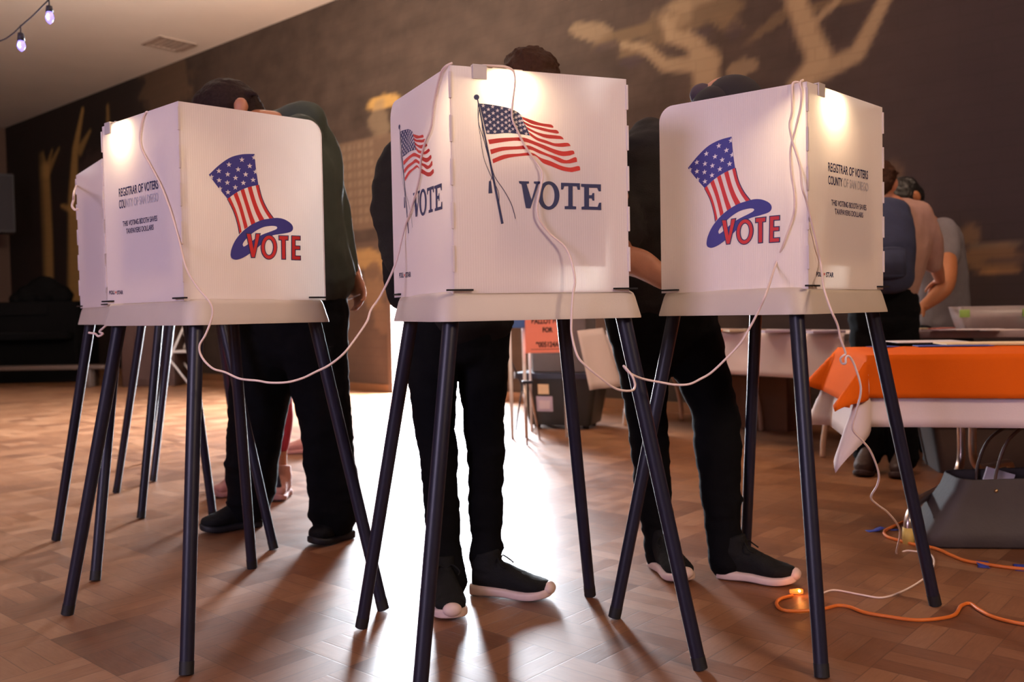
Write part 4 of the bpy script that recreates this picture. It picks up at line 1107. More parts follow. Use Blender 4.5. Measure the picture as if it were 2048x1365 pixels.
o = fin('paper_slip', bm, M_paper, None, smooth=False, org=W(708, 595, 3.68)); o.location = W(708, 595, 3.68)
tag(o, 'small white paper slip held at the green shirt hem', 'paper')

# ---- person behind in red leggings
qv = thing('person', (-1.05, 4.5, 0), 'person in red leggings and rose canvas shoes, only the lower legs visible between black trousers', 'person')
org = qv.location.copy()
shoe(qv, org, W(480, 980, 4.45), W(428, 980, 4.40), 0, M_pinkshoe, M_pinkshoe, high=.09)
shoe(qv, org, W(572, 985, 4.42), W(545, 992, 4.25), 0, M_pinkshoe, M_pinkshoe, high=.11)
bm = bmesh.new()
limb(bm, [W(562, 880, 4.40), W(562, 965, 4.40)], [.030, .032]); limb(bm, [W(490, 890, 4.45), W(492, 965, 4.45)], [.030, .032])
limb(bm, [W(562, 965, 4.40), W(560, 800, 4.40), W(545, 650, 4.42), W(530, 560, 4.42)], [.03, .03, .05, .08]); limb(bm, [W(492, 965, 4.45), W(494, 800, 4.45), W(505, 650, 4.45), W(530, 560, 4.42)], [.03, .03, .05, .08]); limb(bm, [W(530, 600, 4.42), W(530, 400, 4.42)], [.12, .14]); head(bm, W(520, 345, 4.35), .115, (-.6, -.6, -.4), (-.2, -.2, 1)); limb(bm, [W(530, 420, 4.4), W(524, 370, 4.38)], [.06, .055])
blob('body', bm, M_skin, qv, org, voxel=.012, smooth=2)
bm = bmesh.new()
limb(bm, [W(545, 640, 4.42), W(552, 740, 4.42), W(560, 800, 4.40), W(561, 840, 4.40), W(562, 893, 4.40)], [.10, .085, .060, .062, .040])
limb(bm, [W(505, 640, 4.45), W(498, 740, 4.46), W(494, 800, 4.45), W(490, 893, 4.45)], [.10, .085, .060, .040])
limb(bm, [W(525, 560, 4.42), W(525, 640, 4.42)], [(.15, .11), (.15, .12)], side=(1, 0, 0))
blob('leggings', bm, M_redpant, qv, org, voxel=.012, smooth=2)
bm = bmesh.new()
limb(bm, [W(528, 410, 4.4), W(528, 570, 4.42)], [(.17, .11), (.15, .11)], side=(1, 0, 0))
limb(bm, [W(490, 420, 4.38), W(470, 500, 4.3)], [.05, .04]); limb(bm, [W(565, 420, 4.38), W(570, 500, 4.3)], [.05, .04])
blob('top', bm, M_grey, qv, org, voxel=.012, smooth=2)
hair_cap('hair', W(520, 345, 4.35), .115, (-.6, -.6, -.4), (-.2, -.2, 1), M_dhair, qv, org, 8)
o = thing('shoe', W(590, 905, 5.2)*1, 'dull brown shoe tip seen far behind the green shirt person', 'shoe')
o.location = (W(590, 905, 5.2).x, fl(590, 908).y, 0)
bq = fl(590, 908)
sh_ = shoe(o, o.location.copy(), (bq.x+.16, bq.y+.03, 0), (bq.x-.11, bq.y, 0), 0, M_pinkshoe, M_pinkshoe, high=.09, name='upper')

# ---- two people at the far table on the right
pv = thing('person', (1.86, 4.75, 0), 'person in peach shirt, black trousers and brown boots standing at the orange table', 'person')
org = pv.location.copy()
shoe(pv, org, W(1742, 945, 4.78), W(1722, 955, 4.60), 0, M_boot, M_boot, high=.15, boot=True)
shoe(pv, org, W(1810, 955, 4.72), W(1795, 965, 4.52), 0, M_boot, M_boot, high=.15, boot=True)
lL = [W(1740, 610, 4.75), W(1740, 720, 4.76), W(1738, 820, 4.76), W(1736, 905, 4.76)]
lR = [W(1795, 610, 4.72), W(1797, 720, 4.72), W(1800, 820, 4.70), W(1806, 915, 4.70)]
jeans(pv, org, [([W(1765, 570, 4.72), W(1765, 640, 4.73)], [(.16, .13), (.17, .14)], (1, 0, 0))], [(lL, [.11, .095, .085, .075]), (lR, [.11, .095, .085, .075])], M_jean, 0)
bm = bmesh.new()
hc = W(1756, 372, 4.70); head(bm, hc, .118, (.35, .9, -.3), (.1, .2, 1))
limb(bm, [W(1775, 420, 4.7), W(1762, 390, 4.7)], [.06, .055])
limb(bm, [W(1775, 430, 4.7), W(1765, 570, 4.7)], [.11, .11])
limb(bm, [W(1845, 450, 4.72), W(1868, 520, 4.8), W(1880, 560, 4.95)], [.045, .04, .028])
hand(bm, W(1880, 560, 4.95), (.1, .8, -.5), (.8, 0, 0))
blob('body', bm, M_skin, pv, org, voxel=.01, smooth=2)
bm = bmesh.new()
limb(bm, [W(1800, 430, 4.72), W(1795, 500, 4.72), W(1775, 580, 4.72)], [(.17, .11), (.16, .12), (.15, .12)], side=(1, 0, 0))
limb(bm, [W(1835, 430, 4.70), W(1858, 480, 4.74), W(1862, 525, 4.8)], [.075, .065, .055])
blob('shirt', bm, M_pink, pv, org, voxel=.012, smooth=2, wrinkle=.008, wscale=8, wdir=(1.4, 1.4, .7))
hair_cap('hair', hc, .118, (.35, .9, -.3), (.1, .2, 1), M_hair, pv, org, 9)
bp_ = thing('backpack', W(1782, 560, 4.50), 'blue denim backpack worn by the person in the peach shirt', 'backpack')
org = bp_.location.copy()
bm = bmesh.new(); limb(bm, [W(1775, 415, 4.56), W(1780, 480, 4.52), W(1778, 560, 4.52)], [(.11, .06), (.125, .08), (.12, .085)], side=(1, 0, 0), n=5)
blob('bag_body', bm, M_denim, bp_, org, voxel=.012, smooth=2, wrinkle=.006)
bm = bmesh.new(); limb(bm, [W(1782, 500, 4.43), W(1782, 550, 4.43)], [(.07, .02), (.075, .025)], side=(1, 0, 0)); fin('front_pocket', bm, M_denim, bp_, org=org)
bm = bmesh.new(); tube(bm, catmull([W(1800, 405, 4.6), W(1818, 440, 4.60), W(1822, 500, 4.60), W(1815, 560, 4.56)], 6), [(.022, .005)]*19, seg=8, side=(1, 0, 0)); fin('strap', bm, M_denim, bp_, org=org)

gv = thing('person', (2.30, 5.35, 0), 'person with short black hair in grey tee leaning over the far table, forearm lit orange', 'person')
org = gv.location.copy()
bm = bmesh.new()
hc = W(1812, 402, 5.15); head(bm, hc, .12, (-.65, -.30, -.70), (-.5, 0, .85))
limb(bm, [W(1870, 465, 5.25), W(1838, 430, 5.20)], [.065, .055])
limb(bm, [W(1875, 480, 5.28), W(1888, 600, 5.35)], [.12, .12])
limb(bm, [W(1893, 500, 5.12), W(1896, 545, 5.02), W(1885, 580, 4.97), W(1845, 615, 4.97)], [.050, .048, .047, .028])
hand(bm, W(1848, 613, 4.97), (-.75, -.1, -.6), (.1, .9, 0), curl=.7)
limb(bm, [W(1860, 500, 5.4), W(1850, 600, 5.3)], [.045, .03])
blob('body', bm, mat('orange_lit_skin', (.36, .13, .05), .6), gv, org, voxel=.009, smooth=2)  # orange light on the arm is put into this skin colour
bm = bmesh.new()
limb(bm, [W(1868, 480, 5.25), W(1880, 540, 5.30), W(1885, 640, 5.35)], [(.15, .15), (.145, .15), (.155, .15)], side=(1, 0, 0), n=5)
limb(bm, [W(1885, 465, 5.20), W(1893, 505, 5.12), W(1895, 520, 5.10)], [.085, .075, .066])
blob('t_shirt', bm, M_grey, gv, org, voxel=.012, smooth=2, wrinkle=.006)
jeans(gv, org, [([W(1885, 640, 5.35), W(1885, 690, 5.35)], [(.15, .13), (.16, .13)], (1, 0, 0))], [([W(1860, 680, 5.35), W(1860, 790, 5.35), W(1862, 900, 5.35)], [.10, .08, .065]), ([W(1910, 680, 5.35), W(1910, 790, 5.35), W(1912, 900, 5.35)], [.10, .08, .065])], M_jean, 0)
shoe(gv, org, fl(1866, 925)+V((0, .05, 0)), fl(1862, 925)-V((0, .2, 0)), 0, M_shoe, M_cap)
shoe(gv, org, fl(1914, 925)+V((0, .05, 0)), fl(1918, 925)-V((0, .2, 0)), 0, M_shoe, M_cap)
hair_cap('hair', hc, .12, (-.65, -.30, -.70), (-.5, 0, .85), mat('black_hair', (.006, .005, .005), .5, noise_amt=.4, scale=90), gv, org, 11)

# ------------------------------------------------------------------ tables
def cloth_mesh(name, m, cx, cy, rz, a, b_, z, hang, label, cat, parent=None, flare=.16, cflare=.62, wav=.012, n=26, th=.0015, group=None, corner_hang=1.0, left=(0, 1)):
    """rectangular cloth draped over a table of half sizes a, b_; z the table top"""
    bm = bmesh.new()
    xs = [-(a+hang)+k*(hang/8) for k in range(8)] + [-a+2*a*k/n for k in range(n+1)] + [a+k*(hang/8) for k in range(1, 9)]
    ys = [-(b_+hang)+k*(hang/8) for k in range(8)] + [-b_+2*b_*k/10 for k in range(11)] + [b_+k*(hang/8) for k in range(1, 9)]
    g = {}
    for i, x in enumerate(xs):
        for j, y in enumerate(ys):
            ox = max(0, abs(x)-a); oy = max(0, abs(y)-b_)
            sx, sy = (1 if x > 0 else -1), (1 if y > 0 else -1)
            r = math.hypot(ox, oy)
            if r < 1e-6: p = V((x, y, 0)); 
            else:
                th_ = math.atan2(oy, ox); diag = math.sin(2*th_)
                ph = flare+(cflare-flare)*diag**1.5
                if sx < 0: ph = min(1.0, ph+left[0]*math.cos(th_))
                dr = V((sx*math.cos(th_), sy*math.sin(th_), 0))
                w_ = wav*math.sin((x+y)*7+i*.15)*min(1, r/.15)
                lim = min(r, hang*corner_hang*(1+.42*diag))
                if sx < 0: lim *= 1+(left[1]-1)*math.cos(th_)
                p = V((max(-a, min(a, x)), max(-b_, min(b_, y)), 0))+dr*(math.sin(ph)*lim+w_)+V((0, 0, -math.cos(ph)*lim))
            g[i, j] = bm.verts.new(p)
    for i in range(len(xs)-1):
        for j in range(len(ys)-1): bm.faces.new((g[i, j], g[i+1, j], g[i+1, j+1], g[i, j+1]))
    o = fin(name, bm, m, parent)
    o.location = (cx, cy, z); o.rotation_euler = (0, 0, rz)
    md = o.modifiers.new('t', 'SOLIDIFY'); md.thickness = th
    return tag(o, label, cat, group)
TZ = .705
trz = -.20
ux, uy = V((math.cos(trz), math.sin(trz), 0)), V((-math.sin(trz), math.cos(trz), 0))
near_left = fl(1742, 712, TZ)
ta, tb = .92, .33
tc = near_left + ux*ta + uy*tb
t = thing('folding_table', (tc.x, tc.y, 0), 'folding table with bent chrome legs under the orange cloth', 'table', rz=trz)
bm = bmesh.new(); box(bm, (0, 0, TZ-.022), (ta*2, tb*2, .03), bevel=.005); fin('tabletop', bm, mat('table_top', (.25, .2, .16), .5), t)
lf = (M_steel)
def local(p): 
    q = V(p)-V((tc.x, tc.y, 0)); return V((q.dot(ux), q.dot(uy), q.z))
def table_leg(P0):
    P0 = [local(p) for p in P0]
    bm = bmesh.new(); tube(bm, catmull(P0, 6), .016, seg=14); l1 = fin('leg', bm, lf, t)
    bm = bmesh.new(); q = P0[-1]; tube(bm, [(q.x, q.y, .06), (q.x, q.y, 0)], .021, seg=14); fin('foot_cap', bm, M_yellow, l1)
    return l1
vtop = W(1922, 850, 3.72); ft_ = fl(1817, 1088); dv = V((ft_.x-vtop.x, ft_.y-vtop.y, 0))
def at_(k, z, off=V((0, 0, 0))): return V((vtop.x, vtop.y, 0))+dv*k+off+V((0, 0, z))
for sh in (V((0, 0, 0)), ux*.95):
    table_leg([at_(0, TZ-.04, sh), at_(0, .36, sh), at_(0, .25, sh), at_(.06, .195, sh), at_(.2, .165, sh), at_(.5, .15, sh), at_(.78, .142, sh), at_(.93, .12, sh), at_(1, .08, sh), at_(1, .03, sh)])
    s2_ = sh - dv*.25
    table_leg([at_(0, TZ-.04, s2_), at_(0, .36, s2_), at_(0, .25, s2_), at_(-.06, .195, s2_), at_(-.2, .165, s2_), at_(-.5, .15, s2_), at_(-.78, .142, s2_), at_(-.93, .12, s2_), at_(-1, .03, s2_)])
    bm = bmesh.new(); tube(bm, [local(at_(0, .42, sh)), local(at_(0, .42, s2_))], .012, seg=10); fin('crossbar', bm, lf, t)
cloth_mesh('tablecloth', M_wcloth, tc.x, tc.y, trz, ta+.004, tb+.004, TZ-.003, .24, 'white under-cloth showing below the orange cloth on the near table', 'tablecloth', flare=.07, cflare=.42, corner_hang=1.0, left=(.06, 1.35), wav=.004)
cloth_mesh('tablecloth', M_orange, tc.x, tc.y, trz, ta+.012, tb+.012, TZ+.001, .145, 'bright orange tablecloth on the table at the right', 'tablecloth', flare=.16, cflare=.66, corner_hang=1.0, left=(.16, 1.3), wav=.006)
def sheet(name, x, y, w, d, rz, m, label, z=TZ+.004, cat='paper', group='papers on the orange table', h=.002, bend=0):
    p = fl(x, y, z)
    bm = bmesh.new(); n_ = 6; rows = []
    for i in range(n_+1):
        q = i/n_-.5; rows.append([bm.verts.new((q*w, s_*d/2, h+bend*(q*2)**2)) for s_ in (-1, 1)])
    for i in range(n_): bm.faces.new((rows[i][0], rows[i+1][0], rows[i+1][1], rows[i][1]))
    o = fin(name, bm, m, None, smooth=False); o.location = p; o.rotation_euler = (0, 0, rz)
    md = o.modifiers.new('t', 'SOLIDIFY'); md.thickness = h
    return tag(o, label, cat, group)
sheet('manila_folder', 2010, 688, .50, .22, -.2, M_cream, 'cream folder lying at the near edge of the orange table', h=.006)
sheet('ballot_sheet', 1850, 684, .30, .22, -.1, M_paper, 'long white sheet on the orange table left of the cream folder', h=.003)
sheet('blue_sheet', 1905, 692, .28, .10, -.2, M_tape, 'thin blue sheet edge under the white sheet on the orange table')
sheet('blue_sheet', 1765, 694, .10, .08, .3, M_tape, 'small blue slip near the left end of the orange table')
# far table behind with clutter
FZ = .74
fp = fl(1980, 655, FZ)
t = thing('folding_table', (2.70, 4.74, 0), 'far cluttered table behind the orange table', 'table', rz=-.3)
bm = bmesh.new(); box(bm, (0, 0, FZ-.02), (1.36, .42, .04), bevel=.005); fin('tabletop', bm, mat('lilac_top', (.30, .22, .24), .6), t)
for sx in (-1, 1):
    for sy in (-1, 1):
        bm = bmesh.new(); tube(bm, [(sx*.60, sy*.16, FZ-.03), (sx*.60, sy*.16, 0)], .015, seg=10); fin('leg', bm, lf, t)
ft = V((fp.x+.35, fp.y+.15, 0))
for (x, y, w, d, rz, m, lab) in ((1880, 657.5, .20, .10, .5, M_salmon, 'red paper pad on the far table behind the grey tee'), (1950, 660, .26, .14, -.2, M_paper, 'loose white leaflets on the far table under the plastic bin'), (1905, 660.5, .26, .14, .2, mat('lilac_paper', (.36, .26, .32), .8), 'lilac leaflets at the left end of the far table'), (1846, 658, .10, .12, .1, M_cream, 'tan envelope at the left corner of the far table'), (2012, 661, .20, .12, .3, M_wcloth, 'pale booklet beside the green tape roll')):
    sheet('leaflet', x, y, w, d, rz, m, lab, z=FZ+.003, group='papers on the far table', h=.004)
p = V((2.53, 4.80, FZ))
t = thing('plastic_bin', (p.x, p.y, FZ), 'clear plastic bin with green rim clips on the far table', 'bin', rz=-.2)
bm = bmesh.new()
rg = [[bm.verts.new((x, y, z)) for x, y in rrect(.15+d_, .10+d_, .02)] for d_, z in ((0, 0), (.03, .12))]
for k in range(len(rg[0])): bm.faces.new((rg[0][k], rg[0][(k+1) % len(rg[0])], rg[1][(k+1) % len(rg[0])], rg[1][k]))
bm.faces.new(rg[0]); o = fin('bin_shell', bm, mat('frosted_plastic', (.5, .42, .42), .3, alpha=.45), t); md = o.modifiers.new('t', 'SOLIDIFY'); md.thickness = .003
bm = bmesh.new(); box(bm, (.02, 0, .035), (.2, .12, .06)); fin('contents', bm, mat('maroon_card', (.08, .02, .02), .8), t, smooth=False)
for sx in (-1, 1):
    bm = bmesh.new(); box(bm, (sx*.15-.01, -.125, .085), (.05, .01, .04), bevel=.003); fin('clip', bm, mat('lime_clip', (.25, .40, .08), .6), t)
p = V((2.68, 4.74, FZ))
bm = bmesh.new(); ball(bm, (0, 0, .035), (.06, .05, .035)); o = fin('tape_roll', bm, mat('green_roll', (.01, .10, .05), .5), None); o.location = (p.x, p.y, FZ)
tag(o, 'dark green roll at the right picture edge of the far table', 'roll')

# white-clothed table behind
wz = .72
c0 = fl(1215, 661, wz); c1 = fl(1690, 668, wz)
d = (c1-c0); d.z = 0
Lw = d.length; wr = math.atan2(d.y, d.x); un = V((-math.sin(wr), math.cos(wr), 0))
wc = (c0+c1)/2+un*.30+V((d.x, d.y, 0)).normalized()*.0
t = thing('folding_table', (wc.x, wc.y, 0), 'long folding table with tan legs under the white cloth by the wall', 'table', rz=wr)
bm = bmesh.new(); box(bm, (0, 0, wz-.02), (Lw, .6, .035)); fin('tabletop', bm, mat('table_top', (.25, .2, .16), .5), t, smooth=False)
M_tanleg = mat('tan_leg', (.45, .27, .17), .5)
for sx in (-1, -.1, 1):
    for sy in (-1, 1):
        bm = bmesh.new(); tube(bm, catmull([(sx*Lw*.42, sy*.16, wz-.04), (sx*Lw*.42, sy*.17, .40), (sx*Lw*.42, sy*.22, .30), (sx*Lw*.42, sy*.27, .12), (sx*Lw*.42, sy*.28, 0)], 5), .016, seg=10); fin('leg', bm, M_tanleg, t)
cloth_mesh('tablecloth', M_wcloth, wc.x, wc.y, wr, Lw/2, .31, wz+.002, .27, 'white tablecloth over the long table behind the right booth', 'tablecloth', flare=.05, cflare=.35, wav=.02)
for (x, y, w, d_, m, lab) in ((1485, 663, .25, .15, mat('straw_paper', (.45, .33, .22), .8), 'tan papers on the white clothed table left of the booth leg'), (1560, 664.5, .3, .2, mat('lilac_paper', (.36, .26, .32), .8), 'grey papers on the white clothed table between the booth legs'), (1640, 666, .2, .2, mat('lilac_paper', (.36, .26, .32), .8), 'grey papers on the white clothed table right of the front booth leg'), (1455, 663, .16, .1, M_ocord, 'orange packet on the white clothed table')):
    sheet('leaflet', x, y, w, d_, .2, m, lab, z=wz+.005, group='papers on the white table', h=.012)
p = room(5.42, .42)
t = thing('cardboard_box', (p.x, p.y, 0), 'brown cardboard box under the white clothed table', 'box', rz=math.atan2(-.662, .749))
bm = bmesh.new(); box(bm, (0, 0, .19), (.60, .4, .38), bevel=.004); fin('box_body', bm, mat('kraft', (.16, .07, .03), .8), t, smooth=False)
bm = bmesh.new(); box(bm, (0, 0, .382), (.05, .4, .002)); fin('packing_tape', bm, mat('tape_tan', (.25, .14, .07), .4), t, smooth=False)

# hanging cloth end in front of the ballot box + ballot box
bf = fl(1135, 862)
bz = thing('ballot_box', (bf.x, bf.y+.25, 0), 'wheeled black ballot box with a grey upper case and white labels', 'ballot box', rz=-.35)
Db = bf.y
bw = .19*Db/6.2*1.05
sB = Db/1816.6
bm = bmesh.new()
def frustum(bm, a0_, b0_, z0, a1_, b1_, z1, r=.04):
    rg = [[bm.verts.new((x, y, z)) for x, y in rrect(a, b, r)] for a, b, z in ((a0_, b0_, z0), (a1_, b1_, z1))]
    n_ = len(rg[0])
    for k in range(n_): bm.faces.new((rg[0][k], rg[0][(k+1) % n_], rg[1][(k+1) % n_], rg[1][k]))
    bm.faces.new(list(reversed(rg[0]))); bm.faces.new(rg[1])
zt_ = .40
frustum(bm, 66*sB, 48*sB, .03, 84*sB, 60*sB, zt_); fin('tub', bm, M_tub, bz, sharp=.7)
bm = bmesh.new(); frustum(bm, 90*sB, 66*sB, zt_-.02, 90*sB, 66*sB, zt_+.02, .03); fin('lid', bm, mat('navy_lid', (.015, .018, .035), .35), bz, sharp=.7)
bm = bmesh.new(); box(bm, (0, .0, zt_+.02+.25), (2*58*sB, .30, .50), bevel=.01); fin('upper_case', bm, M_greybox, bz, smooth=False)
for sx in (-1, 1):
    for sy in (-1, 1):
        bm = bmesh.new(); tube(bm, [(sx*52*sB-.02, sy*.10, .025), (sx*52*sB+.02, sy*.10, .025)], .025, seg=14); fin('wheel', bm, M_cap, bz)
def onface(z, x, w, h, m, name):
    k = (z-.03)/(zt_-.03); yy = -(48+12*k)*sB
    sl = math.atan2(12*sB, zt_-.03)
    bm = bmesh.new(); box(bm, (0, 0, 0), (w, .002, h), rot=Matrix.Rotation(sl, 3, 'X')); bmesh.ops.translate(bm, verts=bm.verts, vec=(x, yy-.004, z)); return fin(name, bm, m, bz, smooth=False)
onface(.30, -28*sB, .085, .075, M_cream, 'upper_label'); o = onface(.19, -27*sB, .125, .115, mat('lilac_label', (.5, .42, .52), .7), 'lower_label')
bm = bmesh.new(); box(bm, (-27*sB, -(48+12*(.19-.03)/(zt_-.03))*sB-.007, .19), (.085, .002, .075)); fin('label_card', bm, M_paper, o, smooth=False)
# salmon sign
sg0 = W(1092, 645, Db-.42)
t = thing('sign', (sg0.x, sg0.y, sg0.z), 'salmon paper sign reading BALLOT BOX FOR 9005124A hanging in front of the ballot box', 'sign')
k_ = (Db-.42)/1816.6
bm = bmesh.new(); box(bm, (0, 0, -10*k_), (84*k_, .002, 102*k_)); fin('sign_sheet', bm, M_salmon, t, smooth=False)
def stext(body, dx, dz, w, h, bold=.03):
    me = text_loops(body, dx*k_, dz*k_, w*k_, h*k_, lambda x, y: V((x, -.003, y)), bold)
    link_mesh('lettering', me, M_text, t, smooth=False)
stext('BALLOT BOX', -29, -3, 66, 11, .04); stext('FOR', -7, -20, 20, 10, .04); stext('9005124A', -21, -50, 46, 11, .03); 
bm = bmesh.new(); box(bm, (-2*k_, -.0025, -54*k_), (58*k_, .001, .8*k_)); fin('underline', bm, M_text, t, smooth=False)
# stand carrying the sign: blue rail on light posts
yb = Db-.38
t = thing('sign_stand', (W(1040, 800, yb).x, yb, 0), 'light metal stand with a blue top rail beside the ballot box', 'stand')
org = t.location.copy()
bm = bmesh.new(); box(bm, W(1075, 647, yb)-org, (125*yb/1816.6, .03, 17*yb/1816.6), bevel=.004); fin('top_rail', bm, M_bluep, t, smooth=False)
def gz(x, Y, z): 
    p = W(x, 700, Y); return V((p.x, Y, z))-org
ztop = W(1040, 655, yb).z
for x, y_, m, r in ((1019, yb, M_wpost, .012), (1047, yb+.02, M_wpost, .012), (1058, yb+.35, M_wpost, .010), (1128, yb+.02, M_wpost, .010)):
    bm = bmesh.new(); tube(bm, [gz(x, y_, ztop), gz(x+3, y_+.02, 0)], r, seg=12); fin('post', bm, m, t)
bm = bmesh.new(); tube(bm, catmull([gz(1018, yb+.3, .55), gz(1036, yb+.3, .40), gz(1042, yb+.3, .32), gz(1034, yb+.3, .15), gz(1029, yb+.3, .02)], 6), .006, seg=8); fin('cable', bm, M_cap, t)
fx = W(1049, 765, yb-.3)
t = thing('folding_stool', (fx.x, fx.y, 0), 'thin steel folding stand with navy joint in front of the ballot box', 'stand')
bm = bmesh.new(); tube(bm, [(0, 0, fx.z), (.01, 0, 0)], .007, seg=10); fin('leg', bm, M_steel, t)
bm = bmesh.new(); box(bm, (0.02, 0, fx.z), (.07, .03, .02), bevel=.004); fin('joint', bm, mat('navy_lid', (.015, .018, .035), .35), t, smooth=False)
bm = bmesh.new(); tube(bm, [(.03, 0, fx.z), (.10, .25, 0)], .007, seg=10); fin('leg', bm, M_steel, t)
# white cloth panel hanging left end (draped over a carton)
pa_ = [W(1155, 662, 5.6), W(1206, 656, 5.75), W(1246, 772, 5.75), W(1180, 781, 5.5)]
bm = bmesh.new(); n_ = 8; g = {}
for i in range(n_+1):
    for j in range(n_+1):
        u, v = i/n_, j/n_
        p = pa_[0].lerp(pa_[1], u).lerp(pa_[3].lerp(pa_[2], u), v)+V((0, .02*math.sin(u*7)*v, 0))
        g[i, j] = bm.verts.new(p-pa_[0])
for i in range(n_):
    for j in range(n_): bm.faces.new((g[i, j], g[i+1, j], g[i+1, j+1], g[i, j+1]))
o = fin('cloth_flap', bm, M_wcloth, None); o.location = pa_[0]; md = o.modifiers.new('t', 'SOLIDIFY'); md.thickness = .003
tag(o, 'pale cloth flap hanging between the ballot box and the booth legs', 'cloth')

# ------------------------------------------------------------------ grey bag
bb = fl(1872, 1102)
brz = -.12
t = thing('tote_bag', (bb.x+.34, bb.y+.12, 0), 'grey leather tote bag standing open on the floor under the orange table', 'bag', rz=brz)
bm = bmesh.new(); rings = []
for (a, b_, z, sx) in ((.325, .125, .0, 0), (.345, .14, .012, 0), (.335, .135, .06, .008), (.315, .12, .11, .022), (.295, .11, .16, .034), (.278, .105, .21, .044), (.270, .105, .250, .05), (.268, .104, .256, .05), (.262, .100, .250, .05), (.262, .10, .20, .05)):
    ring = []
    for k, (x, y) in enumerate(rrect(a, b_, min(.05, b_*.5), 6)):
        q = V((x*9, y*9, z*14)); w_ = noise.noise(q)*.012 if 0 < z < .24 else 0
        ring.append(bm.verts.new((x+sx+w_, y+w_*1.3, z+(.012*math.sin(x*9+.5)-.02*math.exp(-((x-.05)/.12)**2) if z > .19 else 0))))
    rings.append(ring)
n_ = len(rings[0])
for i in range(len(rings)-1):
    for k in range(n_): bm.faces.new((rings[i][k], rings[i][(k+1) % n_], rings[i+1][(k+1) % n_], rings[i+1][k]))
bm.faces.new(list(reversed(rings[0])))
bg_ = fin('bag_body', bm, M_bag, t)
bm = bmesh.new(); rg = [[bm.verts.new((x+.05, y, z)) for x, y in rrect(a, b_, .045, 6)] for a, b_, z in ((.262, .0995, .205), (.262, .10, .12), (.26, .095, .02))]
for i in range(2):
    for k in range(n_): bm.faces.new((rg[i][k], rg[i][(k+1) % n_], rg[i+1][(k+1) % n_], rg[i+1][k]))
bm.faces.new(rg[2]); fin('lining', bm, M_dark, t)
for yy, hh in ((-.095, .20), (.075, .17)):
    bm = bmesh.new(); tube(bm, catmull([(-.10, yy, .19), (-.09, yy+.01, .27), (-.04, yy+.02, .25+hh*.7), (.06, yy+.02, .25+hh), (.16, yy+.02, .25+hh*.7), (.20, yy+.01, .27), (.21, yy, .19)], 6), .006, seg=8)
    h_ = fin('handle', bm, M_strap, t)
    bm = bmesh.new(); ball(bm, (-.10, yy-.012, .205), .007); fin('rivet', bm, mat('brass', (.7, .45, .2), .3, metal=1), h_)
bm = bmesh.new(); box(bm, (.0, -.02, .22), (.10, .01, .05), rot=Matrix.Rotation(.3, 3, 'Y')); 
o = fin('folded_note', bm, M_paper, None, smooth=False); o.location = (t.location.x-.06, t.location.y, 0.02); o.rotation_euler = (0, 0, brz)
tag(o, 'pale folded note sticking up inside the open grey bag', 'paper')
bm = bmesh.new(); box(bm, (0, 0, 0), (.10, .006, .05), rot=Matrix.Rotation(.5, 3, 'Y'), bevel=.002)
pp = W(2040, 1010, bb.y-.03)
fin('red_tag', bm, M_red, t, smooth=False).location = (.24, -.135, .215)
# crate and clutter in the dark beneath the tables
cb0 = fl(1930, 960)
t = thing('storage_crate', (cb0.x+.25, cb0.y+.3, 0), 'dim brown crate in the shadow under the far table', 'crate', rz=-.2)
bm = bmesh.new(); frustum(bm, .26, .18, 0, .30, .2, .24); fin('crate_body', bm, mat('dim_brown', (.06, .035, .03), .7), t, smooth=False)
bm = bmesh.new(); box(bm, (0, 0, .25), (.62, .43, .02), bevel=.005); fin('crate_lid', bm, mat('dim_rose', (.10, .04, .04), .6), t, smooth=False)

# ------------------------------------------------------------------ dark stage corner on the left
def gear(name, x0, x1, ytop, ybot_, Y, depth, m, label, cat, bev=.03, parts=()):
    p0, p1 = fl(x0, ybot_), fl(x1, ybot_)
    Yb = Y or p0.y
    a = W(x0, ytop, Yb); b_ = W(x1, ytop, Yb)
    t = thing(name, ((a.x+b_.x)/2, Yb+depth/2, 0), label, cat)
    bm = bmesh.new(); box(bm, (0, 0, a.z/2), (b_.x-a.x, depth, a.z), bevel=bev); fin('case', bm, m, t)
    return t, b_.x-a.x, a.z
t, w_, h_ = gear('upright_piano', -60, 150, 606, 752, 12.6, .7, M_dark, 'black upright piano in the dark corner at the left', 'piano')
bm = bmesh.new(); box(bm, (0, -.42, .66), (w_*.96, .25, .10), bevel=.01); fin('key_shelf', bm, M_dark, t)
bm = bmesh.new(); box(bm, (0, -.37, 1.02), (w_*.5, .02, .14), rot=Matrix.Rotation(-.2, 3, 'X')); fin('music_rest', bm, M_dark, t, smooth=False)
bl = W(90, 606, 12.6)
bm = bmesh.new()
for (x, y, r) in ((60, 585, .16), (90, 575, .20), (120, 585, .14), (40, 592, .1)):
    ball(bm, W(x, y+8, 12.9)-V(bl), (r*1.2, .16, r))
o = blob('fabric_bundle', bm, M_dark, None, (0, 0, 0), voxel=.03, smooth=2, wrinkle=.03, wscale=5); o.location = (bl.x, bl.y, bl.z)
tag(o, 'dark fabric bundle heaped on top of the piano', 'bundle')
bp0 = fl(70, 757)
t = thing('low_bench', (W(70, 740, 11.8).x, 11.8, 0), 'low brown wooden bench in front of the dark piano', 'bench')
bm = bmesh.new(); box(bm, (0, 0, .26), (1.9, .3, .05), bevel=.01); fin('seat', bm, M_bench, t)
for sx in (-1, 1):
    bm = bmesh.new(); box(bm, (sx*.72, 0, .12), (.10, .26, .24), bevel=.008); fin('leg', bm, M_bench, t)
t, w_, h_ = gear('wood_cabinet', 240, 345, 640, 762, 11.6, .5, mat('red_brown_wood', (.045, .018, .012), .6), 'reddish brown cabinet behind the legs of the left booths', 'cabinet', .01)
